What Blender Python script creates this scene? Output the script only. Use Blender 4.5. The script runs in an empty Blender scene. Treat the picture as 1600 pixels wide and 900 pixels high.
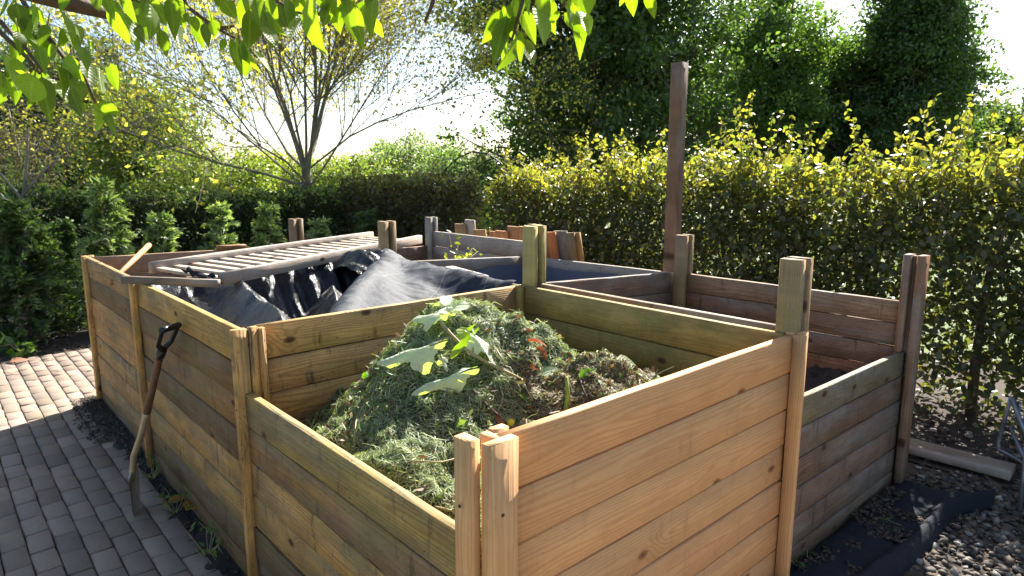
import bpy, math, random
import numpy as np
from mathutils import Vector, Matrix
random.seed(7)
RNG = np.random.default_rng(11)
SC = bpy.context.scene
COL = SC.collection
R = math.radians

# ------------------------------------------------------------------ camera
H = 1.7
FPX, YAW, PITCH = 1028.4, R(48.037), R(9.9065)
cam_d = bpy.data.cameras.new('camera')
cam = bpy.data.objects.new('camera', cam_d)
COL.objects.link(cam)
SC.camera = cam
cam_d.sensor_width = 36
cam_d.lens = 36 * FPX / 1600
cam_d.clip_start = 0.05
cam_d.clip_end = 2000
cam.location = (0, 0, H)
cam.rotation_euler = (R(90) - PITCH, 0, YAW - R(90))
cam_d.dof.use_dof = True
cam_d.dof.focus_distance = 2.2
cam_d.dof.aperture_fstop = 8.0
_f = np.array([math.cos(YAW)*math.cos(PITCH), math.sin(YAW)*math.cos(PITCH), -math.sin(PITCH)])
_r = np.array([math.sin(YAW), -math.cos(YAW), 0.])
_u = np.cross(_r, _f)
def ray(x, y):
    """direction in the place of a point measured on the photograph (1600 x 900)"""
    d = _f + _r*(x-800)/FPX + _u*(450-y)/FPX
    return d
def onx(x, y, X): d = ray(x, y); return np.array([0, 0, H]) + d*(X/d[0])
def ony(x, y, Y): d = ray(x, y); return np.array([0, 0, H]) + d*(Y/d[1])
def onz(x, y, z): d = ray(x, y); return np.array([0, 0, H]) + d*((z-H)/d[2])
def at(x, y, dist): d = ray(x, y); return np.array([0, 0, H]) + d*dist

# ------------------------------------------------------------------ object helpers
def tag(o, label=None, cat=None, group=None, kind=None):
    if label: o['label'] = label
    if cat: o['category'] = cat
    if group: o['group'] = group
    if kind: o['kind'] = kind
    return o
def thing(name, label, cat, loc=(0, 0, 0), group=None):
    o = bpy.data.objects.new(name, None)
    o.empty_display_size = 0.1
    COL.objects.link(o)
    o.location = loc
    return tag(o, label, cat, group)

class MB:
    """collects shapes and links them as ONE mesh object"""
    def __init__(s):
        s.V = []; s.F = []; s.C = []; s.W = []; s.B = []; s.n = 0
    def add(s, V, F, col=(1, 1, 1), wc=None, bc=None):
        V = np.asarray(V, float).reshape(-1, 3); k = len(V)
        s.V.append(V)
        s.F.extend([[i+s.n for i in f] for f in F])
        c = np.asarray(col, float)
        s.C.append(np.tile(c, (k, 1)) if c.ndim == 1 else c)
        s.W.append(np.zeros((k, 3)) if wc is None else wc)
        s.B.append(np.zeros((k, 3)) if bc is None else bc)
        s.n += k
    def beam(s, p0, p1, h, t, up=(0, 0, 1), col=(1, 1, 1), ch=0.003, segs=1, wob=0.0, seed=None, tilt=None, h1=None):
        """a sawn timber: rectangle h (along up) x t, chamfered arrises, with wood coordinates"""
        p0 = np.array(p0, float); p1 = np.array(p1, float)
        d = p1-p0; L = np.linalg.norm(d); d /= L
        up = np.array(up, float); sd = np.cross(d, up); sd /= np.linalg.norm(sd); u2 = np.cross(sd, d)
        a, b = h/2, t/2
        prof = [(-a+ch, -b), (a-ch, -b), (a, -b+ch), (a, b-ch), (a-ch, b), (-a+ch, b), (-a, b-ch), (-a, -b+ch)]
        rs = random.Random(seed if seed is not None else random.random())
        along0 = rs.uniform(0, 50); a0 = rs.uniform(-.03, .03); d0 = rs.choice([-1, 1])*rs.uniform(.012, .06)
        ti = rs.uniform(-.02, .02); ti2 = rs.uniform(-.015, .015); sd_ = rs.uniform(0, 100)+(1000 if abs(d[2]) > .85 else 0)
        V = []; W = []; B = []
        for i in range(segs+1):
            q = i/segs
            c = p0+d*(L*q)
            wv = (rs.uniform(-1, 1)*wob, rs.uniform(-1, 1)*wob)
            for (x, y) in prof:
                k = 1.0 if h1 is None else 1+(h1/h-1)*q
                V.append(c+u2*((x+wv[0])*k)+sd*(y+wv[1]))
                al = L*q
                W.append((al+along0, x+a0+ti*al, y+d0+ti2*al))
                B.append((al+along0, x, sd_))
        F = []
        for i in range(segs):
            o = i*8
            for j in range(8):
                F.append([o+j, o+(j+1) % 8, o+8+(j+1) % 8, o+8+j])
        F.append(list(range(7, -1, -1))); F.append([segs*8+j for j in range(8)])
        s.add(V, F, col, np.array(W), np.array(B))
    def tube(s, pts, rad, n=8, col=(1, 1, 1), cap=True):
        pts = [np.array(p, float) for p in pts]
        m = len(pts)
        rad = [rad]*m if np.isscalar(rad) else list(rad)
        V = []; F = []; B = []
        prev = None; L = 0
        for i in range(m):
            t = pts[min(i+1, m-1)]-pts[max(i-1, 0)]
            t = t/(np.linalg.norm(t)+1e-9)
            if prev is None:
                a = np.array([0, 0, 1.]) if abs(t[2]) < .9 else np.array([1., 0, 0])
                x = np.cross(t, a)
            else:
                x = prev-t*np.dot(prev, t)
            x /= np.linalg.norm(x)+1e-9; y = np.cross(t, x); prev = x
            if i: L += np.linalg.norm(pts[i]-pts[i-1])
            for j in range(n):
                an = 2*math.pi*j/n
                V.append(pts[i]+rad[i]*(math.cos(an)*x+math.sin(an)*y)); B.append((L, an, 0))
        for i in range(m-1):
            for j in range(n):
                F.append([i*n+j, i*n+(j+1) % n, (i+1)*n+(j+1) % n, (i+1)*n+j])
        if cap:
            F.append(list(range(n-1, -1, -1))); F.append([(m-1)*n+j for j in range(n)])
        s.add(V, F, col, np.array(B), np.array(B))
    def grid(s, P, col=(1, 1, 1), bc=None, closed=False):
        """P: (a,b,3) array of points"""
        a, b = P.shape[:2]
        idx = np.arange(a*b).reshape(a, b)
        F = np.stack([idx[:-1, :-1], idx[1:, :-1], idx[1:, 1:], idx[:-1, 1:]], -1).reshape(-1, 4).tolist()
        s.add(P.reshape(-1, 3), F, col if np.ndim(col) == 1 else np.asarray(col).reshape(-1, 3), None,
              None if bc is None else np.asarray(bc).reshape(-1, 3))
    def build(s, name, mat, parent=None, smooth=False, origin=None):
        V = np.concatenate(s.V)
        return mesh_obj(name, V, s.F, mat, np.concatenate(s.C), np.concatenate(s.W), np.concatenate(s.B), parent, smooth, origin)

def mesh_obj(name, V, F, mat, C=None, W=None, B=None, parent=None, smooth=False, origin=None):
    V = np.asarray(V, np.float64)
    if parent is not None:
        off = np.array(parent.matrix_basis.translation) if parent.parent is None else np.array(parent.parent.matrix_basis.translation)+np.array(parent.matrix_basis.translation)
        V = V-off
        loc = None
    else:
        if origin is None:
            origin = ((V[:, 0].min()+V[:, 0].max())/2, (V[:, 1].min()+V[:, 1].max())/2, V[:, 2].min())
        V = V-np.array(origin)
        loc = origin
    me = bpy.data.meshes.new(name)
    if isinstance(F, np.ndarray):
        k = F.shape[1]; nf = len(F)
        lv = F.reshape(-1).astype(np.int32)
        ls = (np.arange(nf)*k).astype(np.int32)
    else:
        nf = len(F)
        lens = np.array([len(f) for f in F], np.int32)
        lv = np.fromiter((i for f in F for i in f), np.int32)
        ls = np.concatenate([[0], np.cumsum(lens)[:-1]]).astype(np.int32)
    me.vertices.add(len(V)); me.vertices.foreach_set('co', V.astype(np.float32).ravel())
    me.loops.add(len(lv)); me.loops.foreach_set('vertex_index', lv)
    me.polygons.add(nf); me.polygons.foreach_set('loop_start', ls)
    me.update(calc_edges=True)
    if smooth:
        me.polygons.foreach_set('use_smooth', np.ones(nf, bool))
    if C is not None:
        at_ = me.attributes.new('col', 'FLOAT_COLOR', 'POINT')
        at_.data.foreach_set('color', np.concatenate([C, np.ones((len(C), 1))], 1).astype(np.float32).ravel())
    if W is not None:
        at_ = me.attributes.new('wc', 'FLOAT_VECTOR', 'POINT'); at_.data.foreach_set('vector', W.astype(np.float32).ravel())
    if B is not None:
        at_ = me.attributes.new('bc', 'FLOAT_VECTOR', 'POINT'); at_.data.foreach_set('vector', B.astype(np.float32).ravel())
    me.validate()
    if mat is not None: me.materials.append(mat)
    o = bpy.data.objects.new(name, me)
    COL.objects.link(o)
    if parent is not None: o.parent = parent
    else: o.location = loc
    return o

# ------------------------------------------------------------------ numpy noise
def _hash(ix, iy, seed):
    h = (ix*374761393+iy*668265263+seed*1442695041) & 0xffffffff
    h = ((h ^ (h >> 13))*1274126177) & 0xffffffff
    return ((h ^ (h >> 16)) & 0xffff)/65535.0
def vnoise(x, y, seed=0):
    x = np.asarray(x, float); y = np.asarray(y, float)
    ix = np.floor(x).astype(np.int64); iy = np.floor(y).astype(np.int64)
    fx = x-ix; fy = y-iy
    fx = fx*fx*(3-2*fx); fy = fy*fy*(3-2*fy)
    a = _hash(ix, iy, seed); b = _hash(ix+1, iy, seed); c = _hash(ix, iy+1, seed); d = _hash(ix+1, iy+1, seed)
    return (a*(1-fx)+b*fx)*(1-fy)+(c*(1-fx)+d*fx)*fy
def fbm(x, y, seed=0, o=4):
    s = 0; a = .5; f = 1
    for i in range(o):
        s = s+a*(vnoise(np.asarray(x)*f, np.asarray(y)*f, seed+i*17)-.5); a *= .5; f *= 2.03
    return s
def sstep(a, b, x):
    t = np.clip((np.asarray(x, float)-a)/(b-a), 0, 1); return t*t*(3-2*t)

# ------------------------------------------------------------------ material helpers
class NT:
    def __init__(s, name):
        s.m = bpy.data.materials.new(name); s.m.use_nodes = True
        s.t = s.m.node_tree; s.t.nodes.clear()
        s.out = s.t.nodes.new('ShaderNodeOutputMaterial')
    def n(s, typ, **kw):
        nd = s.t.nodes.new(typ)
        for k, v in kw.items():
            if k.startswith('i_'):
                key = k[2:]
                key = int(key) if key.isdigit() else key.replace('_', ' ')
                s.set(nd.inputs[key], v)
            else: setattr(nd, k, v)
        return nd
    def set(s, sock, v):
        if isinstance(v, bpy.types.NodeSocket): s.t.links.new(v, sock)
        elif isinstance(v, bpy.types.Node): s.t.links.new(v.outputs[0], sock)
        else: sock.default_value = v
    def math(s, op, a, b=0.0, c=0.0, clamp=False):
        nd = s.t.nodes.new('ShaderNodeMath'); nd.operation = op; nd.use_clamp = clamp
        for i, v in enumerate((a, b, c)): s.set(nd.inputs[i], v)
        return nd.outputs[0]
    def vmath(s, op, a, b=None):
        nd = s.t.nodes.new('ShaderNodeVectorMath'); nd.operation = op
        s.set(nd.inputs[0], a)
        if b is not None: s.set(nd.inputs[1], b)
        return nd.outputs['Value'] if op in ('LENGTH', 'DOT_PRODUCT', 'DISTANCE') else nd.outputs[0]
    def mix(s, f, a, b, mode='MIX'):
        nd = s.t.nodes.new('ShaderNodeMix'); nd.data_type = 'RGBA'; nd.blend_type = mode; nd.clamp_factor = True
        s.set(nd.inputs[0], f)
        for i, v in ((6, a), (7, b)):
            if isinstance(v, tuple) and len(v) == 3: v = (*v, 1)
            s.set(nd.inputs[i], v)
        return nd.outputs[2]
    def noise(s, vec, scale=1.0, detail=3.0, rough=.55, dist=0.0):
        nd = s.n('ShaderNodeTexNoise'); nd.inputs['Scale'].default_value = scale
        nd.inputs['Detail'].default_value = detail; nd.inputs['Roughness'].default_value = rough
        nd.inputs['Distortion'].default_value = dist
        if vec is not None: s.set(nd.inputs['Vector'], vec)
        return nd.outputs['Fac']
    def ss(s, a, b, x):
        nd = s.n('ShaderNodeMapRange'); nd.interpolation_type = 'SMOOTHSTEP'
        nd.inputs['From Min'].default_value = a; nd.inputs['From Max'].default_value = b
        s.set(nd.inputs['Value'], x); return nd.outputs[0]
    def attr(s, name):
        nd = s.n('ShaderNodeAttribute'); nd.attribute_name = name; return nd
    def bsdf(s, col, rough=.7, bump=None, bstr=.3, bdist=.01, spec=.4, **kw):
        p = s.n('ShaderNodeBsdfPrincipled')
        if isinstance(col, tuple) and len(col) == 3: col = (*col, 1)
        s.set(p.inputs['Base Color'], col); s.set(p.inputs['Roughness'], rough)
        p.inputs['Specular IOR Level'].default_value = spec
        for k, v in kw.items(): s.set(p.inputs[k.replace('_', ' ')], v)
        if bump is not None:
            b = s.n('ShaderNodeBump'); b.inputs['Strength'].default_value = bstr; b.inputs['Distance'].default_value = bdist
            s.set(b.inputs['Height'], bump); s.set(p.inputs['Normal'], b.outputs[0])
        return p
    def done(s, sh):
        s.t.links.new(sh.outputs[0], s.out.inputs[0]); return s.m

def wood(name, light, dark, ring=.55, grey=.3, grey_col=(.22, .2, .175), green=.0, green_col=(.16, .17, .05), stain=.25, freq=900, bump=.25, knots=.7, rough=.72, knot_col=(.085, .038, .016), mott=1.0):
    t = NT(name)
    W = t.attr('wc').outputs['Vector']; B = t.attr('bc').outputs['Vector']; C = t.attr('col').outputs['Color']
    low = t.noise(t.vmath('MULTIPLY', W, (1.3, 8, 8)), 1, 3)
    # knots: sparse cells on the face of the board
    kv = t.n('ShaderNodeTexVoronoi', voronoi_dimensions='2D'); kv.inputs['Scale'].default_value = 1
    t.set(kv.inputs['Vector'], t.vmath('MULTIPLY', B, (2.5, 4.6, 0)))
    kd = kv.outputs['Distance']
    kc = t.n('ShaderNodeSeparateColor'); t.set(kc.inputs[0], kv.outputs['Color'])
    on = t.math('GREATER_THAN', kc.outputs[0], knots)
    kmask = t.math('MULTIPLY', t.ss(.085, .04, kd), on)
    khalo = t.math('MULTIPLY', t.ss(.42, .05, kd), on)
    r = t.vmath('LENGTH', t.vmath('MULTIPLY', W, (0, 1, 1)))
    r = t.math('ADD', r, t.math('MULTIPLY', t.math('SUBTRACT', low, .5), .042))
    r = t.math('ADD', r, t.math('MULTIPLY', t.math('POWER', khalo, 2), .034))
    ph = t.math('MULTIPLY', r, freq)
    sn = t.math('MULTIPLY_ADD', t.math('SINE', ph), .5, .5)
    sn = t.math('POWER', sn, 2.2)
    fib = t.noise(t.vmath('MULTIPLY', W, (5, 190, 190)), 1, 2, .6)
    blot = t.noise(t.vmath('MULTIPLY', W, (1.6, 10, 10)), 1, 4, .6)
    c = t.mix(t.math('MULTIPLY', sn, ring), light, dark)
    c = t.mix(t.math('MULTIPLY', t.ss(.35, .75, fib), .35), c, dark)
    c = t.mix(1, c, C, 'MULTIPLY')
    if grey: c = t.mix(t.math('MULTIPLY', t.ss(.42, .68, blot), grey), c, grey_col)
    if green:
        gn = t.noise(t.vmath('MULTIPLY', B, (3, 10, 1)), 1, 4, .65)
        c = t.mix(t.math('MULTIPLY', t.ss(.45, .65, gn), green), c, green_col)
    if stain:
        sb = t.n('ShaderNodeSeparateXYZ'); t.set(sb.inputs[0], B)
        vt = t.math('GREATER_THAN', sb.outputs[2], 500)
        sv_ = t.mix(vt, t.vmath('MULTIPLY', B, (14, 3, 1)), t.vmath('MULTIPLY', B, (2.5, 40, 1)))
        sn2 = t.noise(sv_, 1, 4, .7)
        c = t.mix(t.math('MULTIPLY', t.ss(.55, .72, sn2), stain), c, (.05, .04, .03))
        sp = t.noise(t.vmath('MULTIPLY', W, (60, 140, 140)), 1, 2, .5)
        c = t.mix(t.math('MULTIPLY', t.ss(.66, .74, sp), stain*1.3), c, (.04, .03, .022))
    mt = t.noise(t.vmath('MULTIPLY', B, (5, 9, 1)), 1, 6, .7)
    c = t.mix(1, c, t.mix(t.ss(.3, .72, mt), (1-.26*mott, 1-.28*mott, 1-.3*mott), (1+.14*mott, 1+.13*mott, 1+.1*mott)), 'MULTIPLY')
    c = t.mix(t.math('MULTIPLY', khalo, .3), c, t.mix(.6, c, dark))
    kin = t.math('MULTIPLY', t.ss(.04, .015, kd), on)
    c = t.mix(kmask, c, knot_col)
    c = t.mix(t.math('MULTIPLY', kin, .6), c, tuple(v*.35 for v in knot_col))
    hb = t.math('ADD', t.math('MULTIPLY', fib, .6), t.math('MULTIPLY', sn, .4))
    return t.done(t.bsdf(c, rough, hb, bump, .004, .35))

def leafmat(name, trans=.5, rough=.45, tmul=(1.5, 1.7, .5), spec=.4, veins=False, back=None):
    t = NT(name)
    C = t.attr('col').outputs['Color']
    bump = None
    cc = C
    if veins:
        B = t.attr('bc').outputs['Vector']
        sp = t.n('ShaderNodeSeparateXYZ'); t.set(sp.inputs[0], B)
        av = t.math('ABSOLUTE', sp.outputs[1])
        s_ = t.math('SINE', t.math('MULTIPLY', t.math('SUBTRACT', sp.outputs[0], t.math('MULTIPLY', av, .42)), 62))
        vein = t.ss(.8, 1.0, s_)
        mid = t.ss(.09, .02, av)
        vm = t.math('MAXIMUM', t.math('MULTIPLY', vein, .55), mid)
        bump = t.math('SUBTRACT', t.math('MULTIPLY', s_, .3), vm)
        cc = t.mix(t.math('MULTIPLY', vm, .4), C, t.mix(.5, C, (.3, .35, .12)))
        bl = t.noise(t.vmath('MULTIPLY', B, (4, 4, 9)), 2, 3)
        cc = t.mix(t.math('MULTIPLY', t.ss(.4, .75, bl), .35), cc, t.mix(1, cc, (.7, .62, .5), 'MULTIPLY'))
    p = t.bsdf(cc, rough, bump, .5, .003, spec)
    tr = t.n('ShaderNodeBsdfTranslucent')
    t.set(tr.inputs[0], t.mix(1, cc, (*tmul, 1), 'MULTIPLY'))
    m = t.n('ShaderNodeMixShader'); m.inputs[0].default_value = trans
    t.t.links.new(p.outputs[0], m.inputs[1]); t.t.links.new(tr.outputs[0], m.inputs[2])
    return t.done(m)

def plain(name, col, rough=.7, metallic=0.0, nscale=30, namp=.35, bump=.2, spec=.4, use_attr=False):
    t = NT(name)
    co = t.n('ShaderNodeTexCoord').outputs['Object']
    n1 = t.noise(co, nscale, 5, .65)
    c = t.mix(t.math('MULTIPLY', t.ss(.3, .75, n1), namp*1.6), (*col, 1), tuple(v*.42 for v in col))
    if use_attr: c = t.mix(1, c, t.attr('col').outputs['Color'], 'MULTIPLY')
    return t.done(t.bsdf(c, rough, n1, bump, .01, spec, Metallic=metallic))

M = {}
M['fresh'] = wood('fresh_pine', (.65, .37, .17), (.48, .225, .085), ring=.55, grey=.25, grey_col=(.42, .25, .14), stain=.18, freq=760, bump=.25, knots=.66, knot_col=(.27, .115, .04), mott=.35)
M['tan'] = wood('tan_boards', (.53, .335, .135), (.25, .135, .048), ring=.6, grey=.6, grey_col=(.17, .14, .105), green=.3, stain=.9, freq=700, bump=.6)
M['pine'] = wood('aged_pine', (.40, .24, .115), (.28, .14, .06), ring=.5, grey=.3, grey_col=(.3, .2, .13), stain=.3, freq=760)
M['mossy'] = wood('mossy_boards', (.33, .25, .11), (.19, .125, .045), ring=.4, grey=.25, grey_col=(.22, .2, .12), green=.55, green_col=(.17, .165, .05), stain=.3, freq=800, bump=.4)
M['old'] = wood('weathered_boards', (.30, .205, .14), (.13, .08, .05), ring=.6, grey=.75, grey_col=(.23, .205, .185), green=.18, green_col=(.12, .13, .06), stain=.7, freq=750, bump=.7)
M['oldpost'] = wood('post_wood', (.36, .235, .13), (.2, .115, .05), ring=.4, grey=.4, grey_col=(.24, .21, .15), green=.4, green_col=(.2, .19, .07), stain=.3, freq=850, bump=.4)
M['greywood'] = wood('silver_grey_wood', (.40, .35, .30), (.25, .2, .16), ring=.35, grey=.6, grey_col=(.33, .31, .29), stain=.3, freq=900, bump=.4)
M['bark'] = plain('bark', (.14, .105, .075), .85, nscale=14, namp=.5, bump=.6)
M['bark_light'] = plain('grey_bark', (.22, .19, .145), .85, nscale=14, namp=.4, bump=.5)
M['twig'] = plain('twig_bark', (.11, .065, .045), .8, nscale=45, namp=.5, bump=.6)
M['leaf'] = leafmat('leaf_tree', .44, .45, (1.45, 1.75, .6), .5)
M['leaf_thin'] = leafmat('leaf_thin', .68, .5, (2.3, 2.2, .9))
M['leaf_hedge'] = leafmat('leaf_hedge', .42, .42, (2.0, 2.0, .55), .5)
M['leaf_conifer'] = leafmat('leaf_conifer', .45, .42, (1.9, 2.1, .7), .5)
M['leaf_cherry'] = leafmat('leaf_cherry', .55, .4, (2.6, 2.9, .25), .4, veins=True)
M['leaf_big'] = leafmat('leaf_big', .42, .55, (1.2, 1.5, .1), .35, veins=True)
M['clip'] = leafmat('grass_clippings', .3, .55, (1.5, 1.6, .6))
M['dryleaf'] = leafmat('dry_leaf', .22, .6, (1.2, 1.0, .5))

# ------------------------------------------------------------------ compost bins
TAN = {'olive': (.92, .9, .66), 'brown': (.40, .36, .36), 'brown2': (.58, .49, .42), 'dark': (.32, .28, .28), 'yellow': (1.02, .93, .74),
       'yellow2': (.84, .8, .7), 'tan': (.98, .84, .76), 'greytan': (.78, .76, .8), 'grey': (.33, .32, .33), 'green': (.72, .82, .66)}  # 'grey' bottom boards: splashed dirt plus shade put into the tint
def board_wall(name, mat, parent, axis, fixed, a0, a1, top, cols, bh=.145, th=.03, top1=None, seed=0, gap=.0045):
    """boards on edge between a0 and a1 along axis ('x' or 'y'); top..top1 lets the wall sag"""
    m = MB(); rs = random.Random(seed); z = 0
    top1 = top if top1 is None else top1
    for i, c in enumerate(cols):
        zt, zt1 = top-i*bh, top1-i*bh
        if zt < .03: break
        hh = min(bh, zt+.02)-gap
        j = rs.uniform(-.0025, .0025)
        za, zb = zt-hh/2+rs.uniform(-.0015, .0015), zt1-hh/2+rs.uniform(-.0015, .0015)
        if axis == 'x': p0, p1 = (a0, fixed+j, za), (a1, fixed+j+rs.uniform(-.002, .002), zb)
        else: p0, p1 = (fixed+j, a0, za), (fixed+j+rs.uniform(-.002, .002), a1, zb)
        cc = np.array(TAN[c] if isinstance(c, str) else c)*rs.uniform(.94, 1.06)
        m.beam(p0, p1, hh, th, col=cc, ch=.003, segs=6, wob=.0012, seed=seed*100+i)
    return m.build(name, mat, parent)
def post(name, mat, parent, pieces, z1, seed=0, z0=-.05, label=None):
    """a post of several upright battens (cx, cy, wx, wy, dz)"""
    m = MB()
    for i, p in enumerate(pieces):
        cx, cy, wx, wy = p[:4]; dz = p[4] if len(p) > 4 else 0
        col = p[5] if len(p) > 5 else (1, 1, 1)
        m.beam((cx, cy, z0), (cx, cy, z1+dz), wx, wy, up=(1, 0, 0), col=col, ch=.0025, segs=4, wob=.0008, seed=seed*10+i)
    o = m.build(name, mat, parent)
    if label: o['label'] = label
    return o

XL, XM, XR = .892, 2.392, 3.85
YF, Y1, Y2, Y3 = 1.096, 2.565, 4.19, 5.62
T = 1.098
left = thing('compost_bin', 'large tan timber compost bin of three bays with the spade leaning on it', 'compost bin', (XL, YF, 0))
FR = (1, .97, .95)
board_wall('front_panel', M['fresh'], left, 'x', YF, .945, 2.40, T, [(1.0, .94, .9), (1.02, 1, 1), (1.06, 1.02, .98), (1.03, 1.02, 1), (1.05, .98, .95), (1, .95, .9), (1, 1, 1), (.9, .9, .9)], seed=1)
lo = board_wall('side_panel', M['tan'], left, 'y', XL, YF+.03, Y1-.02, .847, ['green', 'brown2', 'yellow', 'yellow2', 'grey', 'grey'], seed=2, bh=.142, th=.032)
lo['label'] = 'low front side panel of weathered boards with greenish top board'
board_wall('side_panel', M['tan'], left, 'y', XL-.003, Y1+.02, Y2-.02, T, ['olive', 'brown', 'brown2', 'dark', 'yellow', 'yellow2', 'grey', 'grey'], seed=3)
board_wall('side_panel', M['tan'], left, 'y', XL-.002, Y2+.02, Y3-.02, T, ['greytan', 'brown', 'tan', 'tan', 'yellow2', 'tan', 'greytan', 'grey'], seed=4)
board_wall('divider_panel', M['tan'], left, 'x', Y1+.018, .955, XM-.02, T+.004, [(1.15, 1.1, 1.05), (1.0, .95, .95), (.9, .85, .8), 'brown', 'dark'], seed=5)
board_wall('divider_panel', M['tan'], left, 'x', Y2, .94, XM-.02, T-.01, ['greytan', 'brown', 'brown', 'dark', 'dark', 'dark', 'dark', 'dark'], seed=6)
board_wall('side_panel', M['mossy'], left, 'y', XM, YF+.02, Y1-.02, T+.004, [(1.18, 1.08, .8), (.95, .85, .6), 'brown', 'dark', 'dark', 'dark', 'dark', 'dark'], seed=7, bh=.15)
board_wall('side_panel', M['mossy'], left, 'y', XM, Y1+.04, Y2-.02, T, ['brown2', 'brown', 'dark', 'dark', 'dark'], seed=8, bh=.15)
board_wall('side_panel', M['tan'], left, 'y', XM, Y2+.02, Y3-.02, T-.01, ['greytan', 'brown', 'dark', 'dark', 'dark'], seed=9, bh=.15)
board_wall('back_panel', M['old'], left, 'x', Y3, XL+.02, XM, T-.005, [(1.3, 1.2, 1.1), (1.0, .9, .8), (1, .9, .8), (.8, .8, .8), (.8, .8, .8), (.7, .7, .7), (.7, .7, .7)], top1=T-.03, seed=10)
# posts
post('post', M['fresh'], left, [(.9215, 1.064, .088, .030, .002), (.938, 1.110, .03, .060, -.004), (.8675, 1.120, .033, .058, .006), (.972, 1.129, .045, .028, .0)], T+.004, 1,
     label='fresh pale corner post of four battens')
post('post', M['tan'], left, [(.873, Y1-.005, .058, .036, .0, (1.25, 1.1, .9)), (.925, Y1-.012, .034, .026, .004, (1.25, 1.0, .7)), (.90, Y1-.002, .03, .02, -.01, (.8, .5, .3)), (.955, Y1-.02, .026, .03, -.003, (1, .85, .7))], T+.004, 2, z0=-.02)
post('post', M['tan'], left, [(.858, Y2-.028, .035, .045, .0, (1.35, 1.15, .8)), (.89, Y2, .04, .036, .003, (1.2, 1, .75)), (.93, Y2-.01, .03, .05, -.002)], T+.012, 3)
post('post', M['tan'], left, [(.868, Y3-.005, .04, .07, 0, (1.3, 1.1, .8)), (.905, Y3+.03, .05, .03, 0)], T+.006, 4)
post('post', M['mossy'], left, [(XM-.04, Y1-.01, .03, .04, .005, (1.2, 1.05, .7)), (XM-.012, Y1+.002, .022, .05, .003)], T+.004, 5)
post('post', M['fresh'], left, [(XM-.002, 1.053, .022, .05, .0), (XM+.034, 1.062, .045, .030, .006), (XM+.02, 1.096, .03, .035, .004)], T+.006, 6)
post('post', M['tan'], left, [(XM-.02, Y3-.03, .04, .04)], T, 7)
post('post', M['tan'], left, [(XM-.03, Y2-.035, .03, .03)], T, 8)

M['screw'] = plain('rusty_screw', (.10, .07, .055), .5, .6)
def screws(parent, spots):
    for (x, y, z, ax) in spots:
        m = MB(); dvec = np.array(ax, float); p = np.array((x, y, z)); m.tube([p, p+dvec*.0025], [.0045, .004], 10)
        m.build('screw', M['screw'], parent, smooth=False)
screws(left, [(.915, 1.0495, .93, (0, -1, 0)), (.937, 1.0495, .62, (0, -1, 0)), (.845, 2.56, .78, (-1, 0, 0)), (.845, 2.555, .40, (-1, 0, 0)), (2.425, 1.0475, .86, (0, -1, 0)), (.845, 1.118, .95, (-1, 0, 0))])
OLD = [(1.05, .95, .9), (.85, .74, .72), (1.0, .86, .8), (.9, .8, .78), (.8, .7, .66), (.7, .6, .55), (.6, .5, .46), (.5, .45, .42)]
right = thing('compost_bin', 'older reddish brown compost bin with tall notched posts beside the right hedge', 'compost bin', (XR, 1.12, 0))
XD = 2.452
g = board_wall('front_panel', M['old'], right, 'x', 1.135, XD+.04, XR-.012, .795, [(.85, 1.0, .78), (.85, .74, .74), (.78, .68, .68), (1.0, .88, .9), (.82, .72, .72), (.62, .54, .5)], bh=.135, seed=20, top1=.762, gap=.006)
g['label'] = 'low weathered front panel with a mossy top board'
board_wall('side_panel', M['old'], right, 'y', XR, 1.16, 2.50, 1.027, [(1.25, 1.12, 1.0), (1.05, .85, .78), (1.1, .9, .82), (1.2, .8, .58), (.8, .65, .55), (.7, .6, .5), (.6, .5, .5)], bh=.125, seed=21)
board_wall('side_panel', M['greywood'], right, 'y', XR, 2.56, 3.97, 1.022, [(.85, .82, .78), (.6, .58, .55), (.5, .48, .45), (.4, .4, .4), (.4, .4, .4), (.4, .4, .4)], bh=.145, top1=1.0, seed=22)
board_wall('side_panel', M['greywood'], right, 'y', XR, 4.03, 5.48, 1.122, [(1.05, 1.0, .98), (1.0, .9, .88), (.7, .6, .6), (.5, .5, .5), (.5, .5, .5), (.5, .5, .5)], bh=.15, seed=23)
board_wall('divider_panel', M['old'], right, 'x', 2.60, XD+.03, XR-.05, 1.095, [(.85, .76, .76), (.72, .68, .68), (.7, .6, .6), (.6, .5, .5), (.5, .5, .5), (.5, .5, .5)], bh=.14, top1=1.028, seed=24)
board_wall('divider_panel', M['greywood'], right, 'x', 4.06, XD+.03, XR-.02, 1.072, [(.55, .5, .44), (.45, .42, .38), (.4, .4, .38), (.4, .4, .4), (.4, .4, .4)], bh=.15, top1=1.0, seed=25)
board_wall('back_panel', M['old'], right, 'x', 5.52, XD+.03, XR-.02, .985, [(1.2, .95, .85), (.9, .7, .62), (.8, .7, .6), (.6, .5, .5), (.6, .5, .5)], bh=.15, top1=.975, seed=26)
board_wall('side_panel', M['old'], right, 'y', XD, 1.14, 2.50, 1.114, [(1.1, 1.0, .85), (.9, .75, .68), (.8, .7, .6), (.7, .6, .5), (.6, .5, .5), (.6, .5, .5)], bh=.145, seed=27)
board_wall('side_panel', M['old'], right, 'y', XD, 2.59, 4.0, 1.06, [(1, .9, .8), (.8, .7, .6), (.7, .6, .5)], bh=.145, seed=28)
board_wall('side_panel', M['old'], right, 'y', XD, 4.10, 5.50, 1.03, [(1, .9, .8), (.8, .7, .6), (.7, .6, .5)], bh=.145, seed=29)
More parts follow.
